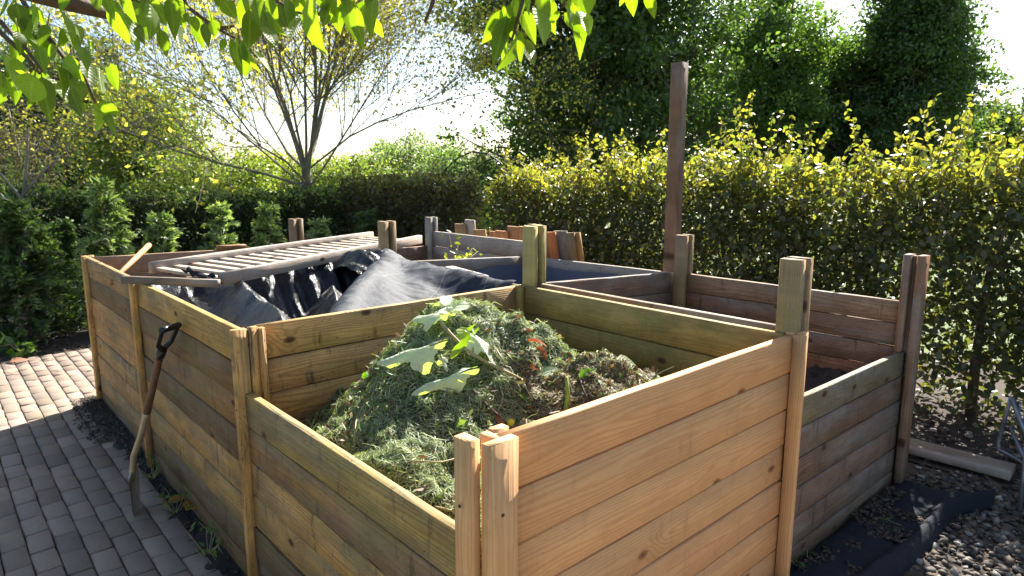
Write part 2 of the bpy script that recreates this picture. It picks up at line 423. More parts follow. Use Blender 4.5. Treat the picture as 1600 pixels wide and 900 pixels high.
def hpost_y(x, y, top, seed, mat='oldpost', w=.085, tint=(1, 1, 1)):
    """notched post whose slots face along Y: two flanges and a web"""
    return post('post', M[mat], right, [(x-.033, y, .036, w, 0, tint), (x, y, .03, .03, -.004, (.5, .4, .35)), (x+.032, y, .034, w, .001, tuple(.85*c for c in tint))], top, seed)  # web tinted dark: the shade of the slot put into its colour
def hpost_x(x, y, top, seed, mat='oldpost', w=.085, tint=(1, 1, 1)):
    return post('post', M[mat], right, [(x, y+.032, w, .034, .001, tint), (x, y, .03, .03, -.004, (.5, .4, .35)), (x, y-.033, w, .036, 0, tuple(.92*c for c in tint))], top, seed)  # dark web tint again paints the slot's shade
hpost_y(XD, 1.115, 1.382, 30, tint=(1.1, 1.08, .95))
hpost_y(XD, 2.545, 1.421, 31, 'mossy', tint=(1.45, 1.5, 1.25))
hpost_y(XD, 4.045, 1.366, 32, tint=(1.1, 1.05, .9))
hpost_y(XD, 5.555, 1.307, 33, tint=(.95, .8, .72))
hpost_x(XR, 1.125, 1.279, 34, 'old', tint=(1.15, .8, .6))
hpost_y(XR, 2.53, 1.287, 35, tint=(.9, .85, .72))
hpost_x(XR, 4.0, 1.274, 36, tint=(1.0, .95, .85))
hpost_y(XR, 5.50, 1.262, 37, 'greywood', tint=(.75, .72, .66))

# tall bare stake behind the right bin
m = MB(); m.beam((3.955, 2.70, -.05), (3.955, 2.70, 2.435), .085, .085, up=(1, 0, 0), col=(.85, .68, .6), segs=8, wob=.002, seed=77)
tag(m.build('timber_stake', M['old']), 'tall single brown timber stake standing upright against the hedge', 'stake')

# planks leaning on the outside of the back right wall
PL = [(711, 727, 349, (1.0, .75, .5), .02, 'oldpost', 'short brown board end furthest left among the leaning planks'),
      (727, 741, 343, (1.1, .95, .8), .0, 'greywood', 'pale split plank standing tallest at the left of the leaning row'),
      (740, 758, 358, (1.05, .7, .4), .03, 'oldpost', 'low tan board right of the pale split plank'),
      (765, 775, 361, (1.1, .75, .55), .0, 'fresh', 'narrow orange board left of the wide orange plank'),
      (775, 793, 360, (1.05, .75, .52), .0, 'fresh', 'wide low orange plank behind the grey wall boards'),
      (793, 812, 353, (1.0, .72, .52), .0, 'fresh', 'taller reddish plank behind the grey wall'),
      (812, 827, 354, (1.1, .85, .45), -.03, 'fresh', 'yellowish plank just left of the mossy post'),
      (850, 860, 362, (.4, .34, .3), .05, 'old', 'dark brown plank just right of the mossy post'),
      (857, 868, 362, (1.15, .62, .35), .06, 'fresh', 'thin bright orange plank leaning right of the dark one'),
      (865, 885, 360, (.5, .45, .42), .03, 'greywood', 'wide grey plank leaning beside the thin orange one'),
      (885, 897, 363, (.75, .6, .42), .05, 'oldpost', 'narrow brown plank right of the wide grey plank'),
      (893, 906, 363, (.95, .75, .4), .08, 'fresh', 'last pale yellow plank at the right end of the leaning row')]
for i, (xa, xb, yt, c, lean, mt, lab) in enumerate(PL):
    X = 3.985+.035*(i % 2)
    a, b = onx(xa, yt, X), onx(xb, yt, X)
    yc = (a[1]+b[1])/2; w = abs(a[1]-b[1])+.004; zt = a[2]
    m = MB()
    m.beam((X+.09, yc-lean*2.2, 0.0), (X, yc, zt), w, .024, up=(0, 1, 0), col=c, segs=5, wob=.002, seed=200+i)
    tag(m.build('plank', M[mt if mt != 'fresh' else 'pine']), lab, 'plank', 'planks leaning behind the bins')

# ------------------------------------------------------------------ heap of cuttings in the front bay
HX0, HX1, HY0, HY1 = .915, 2.372, 1.115, 2.56
def heap_h(x, y):
    x = np.asarray(x, float); y = np.asarray(y, float)
    z = .70
    z = z+.49*np.exp(-((x-1.56)/.43)**2-((y-2.05)/.38)**2)
    z = z+.24*np.exp(-((x-1.92)/.36)**2-((y-1.44)/.36)**2)
    z = z+.12*np.exp(-((x-2.05)/.25)**2-((y-2.0)/.35)**2)
    z = z+.13*np.exp(-((x-1.08)/.2)**2-((y-1.75)/.32)**2)
    z = z+.13*fbm(x*3.1+3, y*3.1, 5)+.16*fbm(x*7, y*7, 9, 3)-.14*np.abs(fbm(x*5+9, y*5, 14, 3))-.10*np.abs(fbm(x*12, y*12+5, 15, 2))
    z = z-.10*sstep(.35, .05, np.hypot(x-.95, y-2.5))
    return z
heap = thing('compost_heap', 'mound of grass clippings and weeds filling the front bay', 'compost heap', ((HX0+HX1)/2, (HY0+HY1)/2, .5))
n = 150
gx, gy = np.meshgrid(np.linspace(HX0, HX1, n), np.linspace(HY0, HY1, n), indexing='ij')
gz = heap_h(gx, gy)+.03*fbm(gx*30, gy*30, 3, 3)
brown = sstep(.0, .25, .36-np.hypot((gx-1.72)/1.1, gy-1.48)+.55*fbm(gx*5, gy*5, 21))
hc = (.035, .045, .018)+brown[..., None]*(np.array((.10, .065, .045))-np.array((.035, .045, .018)))
hc = hc*(.75+.9*vnoise(gx*60, gy*60, 4))[..., None]
m = MB(); m.grid(np.stack([gx, gy, gz], -1), hc)
M['heap'] = plain('heap_core', (1, 1, 1), .9, nscale=120, namp=.4, bump=.6, use_attr=True)
m.build('heap_core', M['heap'], heap, smooth=True)
# the clippings: tangled blades lying on it
def strands(N, seed, xs, ys, L0, L1, w, colfn, lift=.012, up=.25):
    g = np.random.default_rng(seed)
    x, y = xs, ys
    e = .01
    nx = -(heap_h(x+e, y)-heap_h(x-e, y))/(2*e); ny = -(heap_h(x, y+e)-heap_h(x, y-e))/(2*e)
    nn = np.stack([nx, ny, np.ones_like(nx)], -1); nn /= np.linalg.norm(nn, axis=1)[:, None]
    fa = 12.6*vnoise(x*4.5, y*4.5, 61)+3*vnoise(x*11, y*11, 62)
    d = np.stack([np.cos(fa), np.sin(fa), np.zeros(N)], -1)+g.normal(size=(N, 3))*.65; d[:, 2] -= .35
    d -= nn*np.sum(d*nn, 1)[:, None]; d /= np.linalg.norm(d, axis=1)[:, None]
    d = d+nn*(g.random(N)*up-.05)[:, None]; d /= np.linalg.norm(d, axis=1)[:, None]
    L = L0+(L1-L0)*g.random(N)**1.6
    s = np.cross(d, nn+g.normal(size=(N, 3))*.5); s /= np.linalg.norm(s, axis=1)[:, None]
    base = np.stack([x, y, heap_h(x, y)+g.random(N)*lift], -1)
    ww = (w*(.6+.8*g.random(N)))[:, None]
    curl = g.normal(size=(N, 3))*.45; curl -= nn*np.sum(curl*nn, 1)[:, None]*.9
    p0 = base-d*L[:, None]*.5; p1 = base+nn*(.14*L)[:, None]; p2 = base+(d+curl)*L[:, None]*.5+nn*(.006*g.normal(size=N))[:, None]
    V = np.stack([p0-s*ww*.5, p0+s*ww*.5, p1-s*ww, p1+s*ww, p2-s*ww*.25, p2+s*ww*.25], 1)
    V[..., 0] = np.clip(V[..., 0], HX0, HX1); V[..., 1] = np.clip(V[..., 1], HY0, HY1)
    F = (np.arange(N)*6)[:, None, None]+np.array([[0, 1, 3, 2], [2, 3, 5, 4]])[None]
    C = np.repeat(colfn(g, x, y)[:, None, :], 6, 1)
    return V.reshape(-1, 3), F.reshape(-1, 4), C.reshape(-1, 3)
def clipcol(g, x, y):
    N = len(x)
    a = np.array((.33, .375, .20)); b = np.array((.10, .145, .055)); c = np.array((.40, .40, .30)); dd = np.array((.12, .08, .045))
    t = np.clip(.5+1.3*fbm(x*4, y*4, 33)+.35*g.normal(size=N), 0, 1)[:, None]
    k = b+(a-b)*t
    k = np.where((g.random(N) < .16)[:, None], c, k)
    br = sstep(.0, .25, .36-np.hypot((x-1.72)/1.1, y-1.48)+.55*fbm(x*5, y*5, 21))
    k = np.where((g.random(N) < br*.8)[:, None], np.where((g.random(N) < .3)[:, None], np.array((.26, .2, .13)), dd)*(.6+1.2*g.random(N))[:, None], k)
    return k*(.75+.5*g.random(N))[:, None]
g_ = np.random.default_rng(3)
N = 150000
xs = HX0+(HX1-HX0)*g_.random(N); ys = HY0+(HY1-HY0)*g_.random(N)
keep = g_.random(N) < np.clip(.75+2*fbm(xs*6, ys*6, 8), .25, 1)
xs, ys = xs[keep], ys[keep]
V, F, C = strands(len(xs), 5, xs, ys, .012, .042, .0013, clipcol, .014, .1)
# coarser, longer grass in tufts
N = 1400
xs = HX0+.02+(HX1-HX0-.04)*g_.random(N); ys = HY0+.02+(HY1-HY0-.04)*g_.random(N)
kk = vnoise(xs*5, ys*5, 88) > .5
xs, ys = xs[kk], ys[kk]
V2, F2, C2 = strands(len(xs), 6, xs, ys,   .05, .10, .0018, clipcol, .03, .8)
o = mesh_obj('clippings', np.concatenate([V, V2]), np.concatenate([F, F2+len(V)]), M['clip'], np.concatenate([C, C2]), parent=heap)
o['kind'] = 'stuff'
# chopped bits of leaf, bark and root mixed through it
g_ = np.random.default_rng(31); N = 5200
xs = HX0+.03+(HX1-HX0-.06)*g_.random(N); ys = HY0+.03+(HY1-HY0-.06)*g_.random(N)
kk = (g_.random(N) < .22) | (np.hypot((xs-1.72)/1.1, ys-1.48)+.3*fbm(xs*5, ys*5, 21) < .36) | (np.hypot(xs-1.08, ys-2.2) < .33) | (np.hypot(xs-1.02, ys-1.35) < .2)
xs, ys = xs[kk], ys[kk]; N = len(xs)
pal_ = np.array([(.14, .085, .05), (.08, .05, .03), (.22, .15, .09), (.13, .2, .05), (.26, .24, .16), (.08, .15, .04), (.16, .22, .10)])
BITS = (np.stack([xs, ys, heap_h(xs, ys)+.004+.014*g_.random(N)], -1), pal_[g_.integers(0, 7, N)]*(.6+.7*g_.random((N, 1))))

def on_heap(px, py, lift=0.0):
    d = ray(px, py); t = .9
    while t < 4:
        p = np.array([0, 0, H])+d*t
        if HX0 < p[0] < HX1 and HY0 < p[1] < HY1 and p[2] <= heap_h(p[0], p[1])+lift: return p
        t += .004
    return np.array([0, 0, H])+d*2.4

def lobed_leaf(m, base, tip, nrm, width, col, curl=.25, droop=.15, seed=0, lobes=5, nr=7, na=44):
    """a large palmately lobed leaf, curled as it wilts"""
    g = np.random.default_rng(seed)
    base = np.array(base, float); ax = np.array(tip, float)-base; S = np.linalg.norm(ax); ax /= S
    nrm = np.array(nrm, float); nrm -= ax*np.dot(nrm, ax); nrm /= np.linalg.norm(nrm); sd = np.cross(nrm, ax)
    th = np.linspace(-2.75, 2.75, na)
    r = .52+.22*np.cos(th*lobes*.92)*(.7+.3*np.cos(th))+.20*np.cos(th)+.10*(np.abs(((th*9/np.pi) % 1)-.5))+.05*(g.random(na)-.5)
    ph = g.random(3)*6
    P = np.zeros((nr, na, 3)); B = np.zeros((nr, na, 3))
    for i in range(nr):
        q = i/(nr-1)
        x = q*r*np.cos(th)*S; y = q*r*np.sin(th)*width
        z = -curl*(y/width)**2*S*.9+.05*S*np.sin(th*4+ph[0])*q*q - droop*np.maximum(x/S, 0)**2*S + .03*S*np.sin(x/S*9+ph[1])*q
        P[i] = base+ax*(x[:, None]+.08*S)+sd*y[:, None]+nrm*z[:, None]
        B[i, :, 0] = x/S; B[i, :, 1] = y/width*1.1; B[i, :, 2] = seed
    m.grid(P, col, B)

# cut stem with wilting leaves lying across the heap
stem_pts = [on_heap(x, y, l) for x, y, l in ((700, 478, .03), (688, 484, .06), (685, 492, .075), (692, 508, .085), (706, 524, .085), (722, 540, .08), (738, 553, .075), (757, 564, .06), (778, 575, .045), (800, 585, .03), (818, 594, .015))]
cs = thing('wilted_plant', 'cut plant stem with large wilting lobed leaves lying on top of the heap', 'cut plant', tuple(stem_pts[5]))
M['stem'] = plain('pale_stem', (.30, .25, .12), .6, nscale=40, namp=.25)
m = MB(); m.tube(stem_pts, [.005, .006, .007, .007, .0065, .0065, .006, .006, .0055, .005, .004], 8)
m.tube([stem_pts[4], on_heap(690, 532, .085), on_heap(672, 540, .085)], .004, 6)
m.tube([stem_pts[6], on_heap(741, 538, .095), on_heap(738, 528, .1)], .0035, 6)
m.tube([stem_pts[8], on_heap(790, 570, .055), on_heap(775, 545, .06)], .0035, 6)
m.build('stem', M['stem'], cs, smooth=True)
PALE = (.62, .66, .56); GRN = (.30, .42, .07)
toC = -_f
BL = [((672, 540, .10), (592, 566, .085), (-.35, -.25, .9), .085, PALE, .75, .05),
      ((688, 490, .09), (640, 492, .06), (-.2, -.3, .8), .075, PALE, .6, .2),
      ((694, 480, .06), (738, 474, .05), (.5, -.9, .5), .075, PALE, .35, .1),
      ((736, 520, .12), (708, 560, .09), (-.5, -.6, -.5), .065, GRN, .3, .1),
      ((742, 525, .11), (782, 566, .06), (.1, -.7, .7), .07, PALE, .5, .2),
      ((722, 582, .075), (644, 612, .06), (-.2, -.5, .9), .06, PALE, .8, .1),
      ((716, 470, .03), (668, 470, .05), (-.2, -.4, .9), .04, GRN, .4, .1),
      ((690, 560, .05), (700, 580, .04), (-.2, -.7, .6), .03, PALE, .3, .1)]
for i, (b, t_, nr, w, c, cu, dr) in enumerate(BL):
    m = MB(); lobed_leaf(m, on_heap(*b), on_heap(*t_), nr, w, c, cu, dr, seed=i+3)
    m.build('leaf', M['leaf_big'], cs, smooth=True)

def small_leaf(m, base, d, nrm, L, Wd, col, curl=.2, fold=.2, n=6):
    """ovate leaf with a folded midrib"""
    base = np.array(base, float); d = np.array(d, float); d /= np.linalg.norm(d)
    nrm = np.array(nrm, float); nrm -= d*np.dot(nrm, d); nrm /= np.linalg.norm(nrm)+1e-9; s = np.cross(d, nrm)
    q = np.linspace(0, 1, n)
    w = np.sin(np.pi*np.clip(q, 0, 1)**.72)**.9*(1-.25*q); w[0] = .03; w[-1] = .0
    P = np.zeros((n, 5, 3)); B = np.zeros((n, 5, 3))
    for i in range(n):
        for j, v in enumerate((-1, -.5, 0, .5, 1)):
            P[i, j] = base+d*(q[i]*L)+s*(v*w[i]*Wd/2)+nrm*(-curl*q[i]**2*L+fold*abs(v)*w[i]*Wd*.5)
            B[i, j] = (q[i], v*w[i]*.62, 0)
    m.grid(P, col, B)
def one_leaf(name, label, cat, mat, p, d, nrm, L, Wd, col, group=None, **k):
    m = MB(); small_leaf(m, p, d, nrm, L, Wd, col, **k)
    return tag(m.build(name, mat, smooth=True), label, cat, group)
for i, (x, y, d, L, w, c, lab) in enumerate([
    (816, 520, (.9, .2, .3), .065, .028, (.30, .06, .025), 'reddish dry leaf uppermost on the sunny side of the heap'),
    (824, 533, (.3, -.9, .2), .085, .034, (.32, .07, .02), 'red brown dry leaf in the middle of the red cluster on the heap'),
    (836, 543, (.8, -.6, -.4), .055, .022, (.28, .085, .03), 'lowest reddish dry leaf of the cluster on the heap'),
    (829, 576, (-.4, -.8, .3), .08, .04, (.25, .10, .05), 'russet dry leaf where clippings meet brown roots'),
    (852, 564, (.1, .3, .9), .06, .03, (.22, .10, .06), 'curled brown leaf standing on the brown part of the heap'),
    (775, 650, (.2, -.5, -.6), .05, .03, (.22, .08, .035), 'dark russet leaf by the fresh front corner post')]):
    nrx = [(-.6, -.2, .7), (.2, -.3, .9), (-.3, -.7, .5), (.5, -.4, .6), (-.9, -.4, .1), (-.3, -.3, .9)][i]
    p = on_heap(x, y, .02)
    one_leaf('dry_leaf', lab, 'dry leaf', M['dryleaf'], p, d, nrx, L, w, c, 'dry leaves on the heap', curl=.5-.15*i, fold=.9-.12*i)
for i, (x, y, d, L, w, c, nr, lab) in enumerate([
    (962, 560, (.8, -.5, -.25), .12, .07, (.17, .20, .10), (-.5, -.1, .9), 'large dull green leaf at the right edge of the heap'),
    (585, 655, (.1, -.5, -.5), .12, .075, (.26, .33, .24), (-.6, -.5, .6), 'torn pale green leaf on the shaded left slope of heap'),
    (845, 585, (.5, -.3, .2), .09, .05, (.22, .3, .16), (-.4, -.4, .8), 'pale curled leaf among the brown roots on the heap'),
    (905, 590, (.4, -.3, .3), .07, .045, (.14, .3, .05), (-.4, -.6, .6), 'small bright green leaf right of the green stalk'),
    (812, 622, (.5, -.1, .1), .06, .035, (.15, .3, .04), (-.4, -.5, .8), 'bright green weed leaf below the red leaves'),
    (565, 590, (.2, -.5, .4), .05, .03, (.2, .36, .05), (-.4, -.6, .6), 'yellow green leaf at the left foot of the heap'),
    (715, 655, (.3, -.3, -.6), .09, .05, (.2, .26, .2), (-.6, -.6, .3), 'grey green limp leaf beside the near corner post')]):
    p = on_heap(x, y, .03)
    one_leaf('weed_leaf', lab, 'leaf', M['leaf_big'], p, d, nr, L, w, c, 'green leaves on the heap', curl=.3, fold=.15)
for i, (pts, r, lab) in enumerate([
    ([(738, 608, .02), (760, 632, .03), (780, 650, .03), (792, 665, .01)], .0045, 'brown forked twig above the near corner post'),
    ([(786, 618, .01), (783, 632, .03), (776, 645, .02)], .0035, 'short pale curved root beside the forked twig'),
    ([(815, 592, .02), (824, 610, .03), (832, 625, .02)], .003, 'thin brown stalk below the end of the cut stem'),
    ([(905, 585, .02), (912, 610, .03), (922, 630, .02), (925, 645, .01)], .004, 'dark bent twig at the right of the heap'),
    ([(680, 792, .02), (705, 798, .03), (735, 806, .02)], .004, 'pale straw stalk low by the near corner post'),
    ([(560, 645, .01), (556, 660, .04), (553, 690, .05)], .003, 'thin pale stalk standing by the low side panel'),
    ([(640, 720, .03), (690, 722, .04), (730, 712, .02)], .003, 'green stalk lying on the shaded front slope')]):
    m = MB(); m.tube([on_heap(*p) for p in pts], [r*(1-.12*j) for j in range(len(pts))], 6)
    tag(m.build('twig', M['twig'] if i in (0, 3) else M['stem'], smooth=True), lab, 'twig', 'twigs on the heap')
m = MB(); p = on_heap(884, 640, .01); m.tube([p, p+(.01, .0, .05), p+(.012, .01, .115)], [.009, .008, .006], 8)
tag(m.build('cut_stalk', plain('green_stalk', (.24, .33, .06), .5), smooth=True), 'short thick green stalk standing up near the fresh front panel', 'stalk')
m = MB(); p = on_heap(798, 661, .012)
for i in range(9):
    a = i/8*math.pi; r = .017*math.sin(a)*(1+.1*math.cos(a*3)); z = -.016*math.cos(a)
    if i == 0: ring = []
    ring.append([p+np.array((r*math.cos(b), r*math.sin(b), z)) for b in np.linspace(0, 2*math.pi, 11)])
m.grid(np.array(ring))
tag(m.build('yellow_fruit', plain('yellow_skin', (.75, .55, .03), .4), smooth=True), 'small round yellow fruit on the heap by the corner post', 'fruit')

# ------------------------------------------------------------------ sheets in the second bay
def plastic_mat(name, col, rough, wr, wov=False, spec=.4):
    t = NT(name)
    co = t.n('ShaderNodeTexCoord').outputs['Object']
    n1 = t.noise(t.vmath('MULTIPLY', co, (1, 1, 1)), 11, 5, .6, .8)
    n2 = t.noise(co, 45, 4, .6, 1.0)
    hgt = t.math('ADD', t.math('MULTIPLY', n1, .8), t.math('MULTIPLY', n2, .25))
    c = (*col, 1)
    dust = t.noise(co, 7, 5, .65)
    c = t.mix(t.math('MULTIPLY', t.ss(.55, .8, dust), .22), c, (.12, .115, .11))
    if wov:
        sp = t.n('ShaderNodeSeparateXYZ'); t.set(sp.inputs[0], t.attr('bc').outputs['Vector'])
        wx = t.math('SINE', t.math('MULTIPLY', sp.outputs[0], 2*math.pi/.006)); wy = t.math('SINE', t.math('MULTIPLY', sp.outputs[1], 2*math.pi/.006))
        hgt = t.math('ADD', hgt, t.math('MULTIPLY', t.math('MULTIPLY', wx, wy), .05))
        lx = t.math('ABSOLUTE', t.math('SUBTRACT', t.math('FRACT', t.math('DIVIDE', sp.outputs[0], .3)), .5))
        ly = t.math('ABSOLUTE', t.math('SUBTRACT', t.math('FRACT', t.math('DIVIDE', sp.outputs[1], .3)), .5))
        ln = t.math('MAXIMUM', t.ss(.007, .003, lx), t.ss(.007, .003, ly))
        c = t.mix(t.math('MULTIPLY', ln, .6), c, (.16, .24, .2))
    return t.done(t.bsdf(c, rough, hgt, wr, .03, spec))
M['plastic'] = plastic_mat('black_polythene', (.011, .012, .016), .3, .6)
M['woven'] = plastic_mat('woven_ground_cover', (.022, .026, .038), .62, .3, True, .22)
M['fabric'] = plastic_mat('ground_fabric', (.018, .021, .028), .85, .4, False, .15)
M['liner'] = plastic_mat('slate_blue_liner', (.065, .075, .11), .5, .3)
SX0, SX1, SY0, SY1 = .915, 2.372, 2.602, 4.165
n = 170
sx, sy = np.meshgrid(np.linspace(SX0, SX1, n), np.linspace(SY0, SY1, n), indexing='ij')
sD = (sx-1.22)*.79-(sy-2.6)*.614
fold = .05*fbm(sx*3, sy*3, 41)+.05*np.abs(fbm(sx*4+sy*2, sy*3-sx*2, 43, 3))
ridge_x = 1.10+(sy-2.7)*.19+.02*np.sin(sy*7)
dr = sx-ridge_x
tent = 1.095-np.where(dr > 0, 1.15*dr, -.85*dr*(.5+.5*sstep(4.1, 3.2, sy)))
back = .74+.36*sstep(.42, .02, SY1-sy+.10*fbm(sx*9, sx*0, 45)+.02*np.sin(sx*40))
hang = 1.10-.24*(SY1-sy)
ridge2 = 1.02-1.0*np.abs((sx-1.72)-.42*(sy-3.4))-.25*np.abs(sy-3.7)
valley = .74+.06*fbm(sx*5, sy*5, 47)
zp = np.maximum.reduce([valley, tent, back, ridge2])
lz = sstep(0, -.1, dr)
zp = zp*(1-lz)+np.maximum(zp, hang)*lz*.5+zp*lz*.5
zp = zp+fold*1.2+.05*np.abs(fbm(sx*11+sy*4, sy*7, 49, 3))-.05*np.exp(-(dr+.2)**2/.012)
plat = .72+.375*sstep(-.30, .06, sD)
ridge3 = .075*np.exp(-((sD-.1)/.11)**2)*sstep(2.6, 3.2, sy)-.06*np.exp(-((sx-1.95)/.28)**2-((sy-2.75)/.3)**2)
zw = plat+ridge3+.05*sstep(2.15, 2.36, sx)+.05*fbm(sx*4, sy*4, 51)+.035*np.abs(fbm((sx+sy)*9, (sx-sy)*3, 53, 3))
zw = zw-.02-.13*sstep(3.35, 2.62, sy)*sstep(.06, .34, sD)*sstep(2.37, 2.2, sx)
edge_w = sD+.05*fbm(sx*4, sy*4, 55)
def masked_sheet(name, Z, mask, mat, parent=None, thick=.0):
    idx = np.full((n, n), -1); V = []; B = []
    P = np.stack([sx, sy, Z], -1)
    fm = mask[:-1, :-1] & mask[1:, :-1] & mask[1:, 1:] & mask[:-1, 1:]
    ids = np.arange(n*n).reshape(n, n)
    F = np.stack([ids[:-1, :-1], ids[1:, :-1], ids[1:, 1:], ids[:-1, 1:]], -1)[fm]
    used = np.unique(F); remap = np.zeros(n*n, int); remap[used] = np.arange(len(used))
    bc = np.stack([sx*.83+sy*.55, sy*.83-sx*.55, Z], -1).reshape(-1, 3)[used]
    return mesh_obj(name, P.reshape(-1, 3)[used], remap[F], mat, np.ones((len(used), 3)), None, bc, smooth=True)
def skirt_over(z):  # the sheet laps over the back rail
    return z
tag(masked_sheet('plastic_sheet', np.where(sD > .0, np.minimum(zp, zw-.02), zp), sD < .25, M['plastic']), 'glossy black plastic sheet lining the middle bay in folds', 'plastic sheet')
tag(masked_sheet('woven_cover', zw, edge_w > -.21, M['woven']), 'dull woven weed cover with faint grid lines draped over the middle bay', 'ground cover sheet')
# crumpled roll of cover by the post behind the heap
m = MB()
u = np.linspace(0, 1, 40); v = np.linspace(0, 1, 26)
uu, vv = np.meshgrid(u, v, indexing='ij')
px_ = 2.02+.36*uu; py_ = 3.72+.42*vv-.10*uu
pz_ = 1.08+.11*np.sin(np.pi*uu)**.8*np.sin(np.pi*vv)**.7+.07*np.abs(fbm(uu*5+vv*3, vv*4, 61))+.02*np.sin(uu*17+vv*5)*np.sin(np.pi*vv)
m.grid(np.stack([px_, py_, pz_], -1), (1, 1, 1), np.stack([px_, py_, pz_], -1))
tag(m.build('bunched_cover', M['plastic'], smooth=True), 'bunched up end of black cover against the post by the pallet', 'plastic sheet')
# torn scrap standing at the edge
m = MB()
a, b = onz(292, 428, 1.14), onz(350, 442, 1.12)
uu, vv = np.meshgrid(np.linspace(0, 1, 30), np.linspace(0, 1, 10), indexing='ij')
base = a+(b-a)*uu[..., None]
hgt = (.03*np.exp(-((uu-.3)/.4)**2)+.012)*(.55+.9*vnoise(uu*16, uu*0, 15))
P = base+np.stack([.035*np.sin(uu*11)*vv-.03*vv*(1-uu), .06*vv+.02*np.sin(vv*5+uu*7), hgt*vv+.012*np.sin(uu*25)*(1-vv)], -1)
m.grid(P)
tag(m.build('fabric_scrap', M['fabric'], smooth=True), 'ragged dark fabric scrap sticking up at the pallet edge', 'fabric scrap')

# pallet of grey slats lying over the far bay
ua = R(20.5); U = np.array((math.cos(ua), math.sin(ua), 0)); Vv = np.array((-math.sin(ua), math.cos(ua), 0))
O = onz(345, 432, 1.14); O[2] = 0
pal = thing('slatted_frame', 'grey slatted timber frame laid across the far bay', 'slatted frame', (O[0], O[1], 1.1))
zb = 1.105
N0, N1 = np.array((1.203, 3.737, zb)), np.array((3.10, 4.60, zb+.03))
Q0, Q1 = np.array((1.03, 4.48, zb)), np.array((2.97, 5.16, zb+.03))
for k, (a, b) in enumerate(((N0, N1), (Q0, Q1))):
    m = MB(); m.beam(a+(0, 0, .02), b+(0, 0, .02), .07, .045, col=(1.0, .92, .88), segs=6, wob=.002, seed=300+k)
    m.build('rail', M['greywood'], pal)
for k in range(18):
    f = (k+.4)/18; a = N0+(N1-N0)*f; b = Q0+(Q1-Q0)*f; e = (b-a)/np.linalg.norm(b-a)*.023
    m = MB(); m.beam(a+e+(0, 0, .008), b-e+(0, 0, .008), .020, .052, col=(1.3, 1.24, 1.15), segs=2, wob=.001, seed=320+k)
    m.build('slat', M['greywood'], pal)
# short grey plank over the corner of the far bay
m = MB(); a, b = onz(194, 433, 1.135), onz(350, 442, 1.135)
m.beam((.80, 4.10, 1.122), (1.16, 3.64, 1.116), .042, .028, col=(.42, .38, .34), segs=4, wob=.002, seed=341)
tag(m.build('plank', M['greywood']), 'short grey plank lying across the wall top by the middle left post', 'plank')
m = MB(); a, b = ony(200, 415, 5.0), ony(233, 383, 5.3)
m.tube([a+(a-b)*.75, a, b], [.017, .017, .019], 10, col=(1, .62, .34))
tag(m.build('tool_handle', plain('orange_handle', (.5, .25, .1), .6, nscale=20), smooth=True), 'orange brown wooden tool handle poking out of the far bay', 'tool handle')
m = MB(); m.beam((1.80, 5.62, T+.0), (2.02, 5.60, T-.004), .035, .07, col=(.9, .7, .5), segs=3, wob=.004, seed=343)
tag(m.build('timber_offcut', M['oldpost']), 'small brown timber offcut lying on the back wall behind the slatted frame', 'offcut')
# contents of the far bay: dark compost
def fill(name, label, cat, x0, x1, y0, y1, z, amp, seed, mat):
    a, b = np.meshgrid(np.linspace(x0, x1, 60), np.linspace(y0, y1, 60), indexing='ij')
    m = MB(); m.grid(np.stack([a, b, z+amp*fbm(a*4, b*4, seed)+amp*.4*fbm(a*20, b*20, seed+1)], -1))
    return tag(m.build(name, mat, smooth=True), label, cat)
M['soil'] = plain('dark_soil', (.055, .038, .027), .95, nscale=60, namp=.5, bump=.8)
fill('compost', 'dark compost in the far left bay under the slatted frame', 'compost', .92, 2.37, 4.22, 5.59, .8, .2, 71, M['soil'])
fill('compost', 'dark brown compost low inside the open right bay', 'compost', XD+.03, XR-.02, 1.16, 2.58, .52, .3, 73, M['soil'])
fill('compost', 'soil in the back corner bay where the yellow green weed grows', 'compost', XD+.03, XR-.02, 4.09, 5.49, .72, .2, 75, M['soil'])
# slate blue liner in the bay behind
m = MB()
q = np.linspace(0, 1, 40)
loop = [(XD+.04, 2.64), (XD+.04, 4.02), (XR-.045, 4.02), (XR-.045, 2.64)]
for k in range(4):
    a, b = np.array(loop[k]), np.array(loop[(k+1) % 4])
    top = .945+.012*np.sin(q*9+k)+.01*fbm(q*6, q*0+k, 81)
    if k == 3: top = top-.05
    P = np.zeros((40, 8, 3))
    nrm = np.array((-(b-a)[1], (b-a)[0])); nrm = nrm/np.linalg.norm(nrm)
    for j in range(8):
        s_ = j/7
        xy = a+(b-a)*q[:, None]-nrm*(.05*s_+.02*fbm(q*5, q*0+s_*2, 83+k))[:, None]
        P[:, j, 0] = xy[:, 0]; P[:, j, 1] = xy[:, 1]; P[:, j, 2] = top-(top-.62)*s_
    m.grid(P)
a, b = np.meshgrid(np.linspace(XD+.05, XR-.08, 30), np.linspace(2.68, 3.98, 30), indexing='ij')
m.grid(np.stack([a, b, .66+.1*fbm(a*4, b*4, 85)], -1))
tag(m.build('bay_liner', M['liner'], smooth=True), 'slate blue plastic liner inside the bay behind the mossy post', 'liner')
# white offcut of board on the cover next to the mossy post
m = MB(); m.beam((2.36, 2.86, 1.118), (2.40, 3.25, 1.128), .012, .06, col=(1.5, 1.5, 1.5), seed=344)
tag(m.build('batten', M['greywood']), 'pale batten lying on the woven cover beside the mossy post', 'batten')

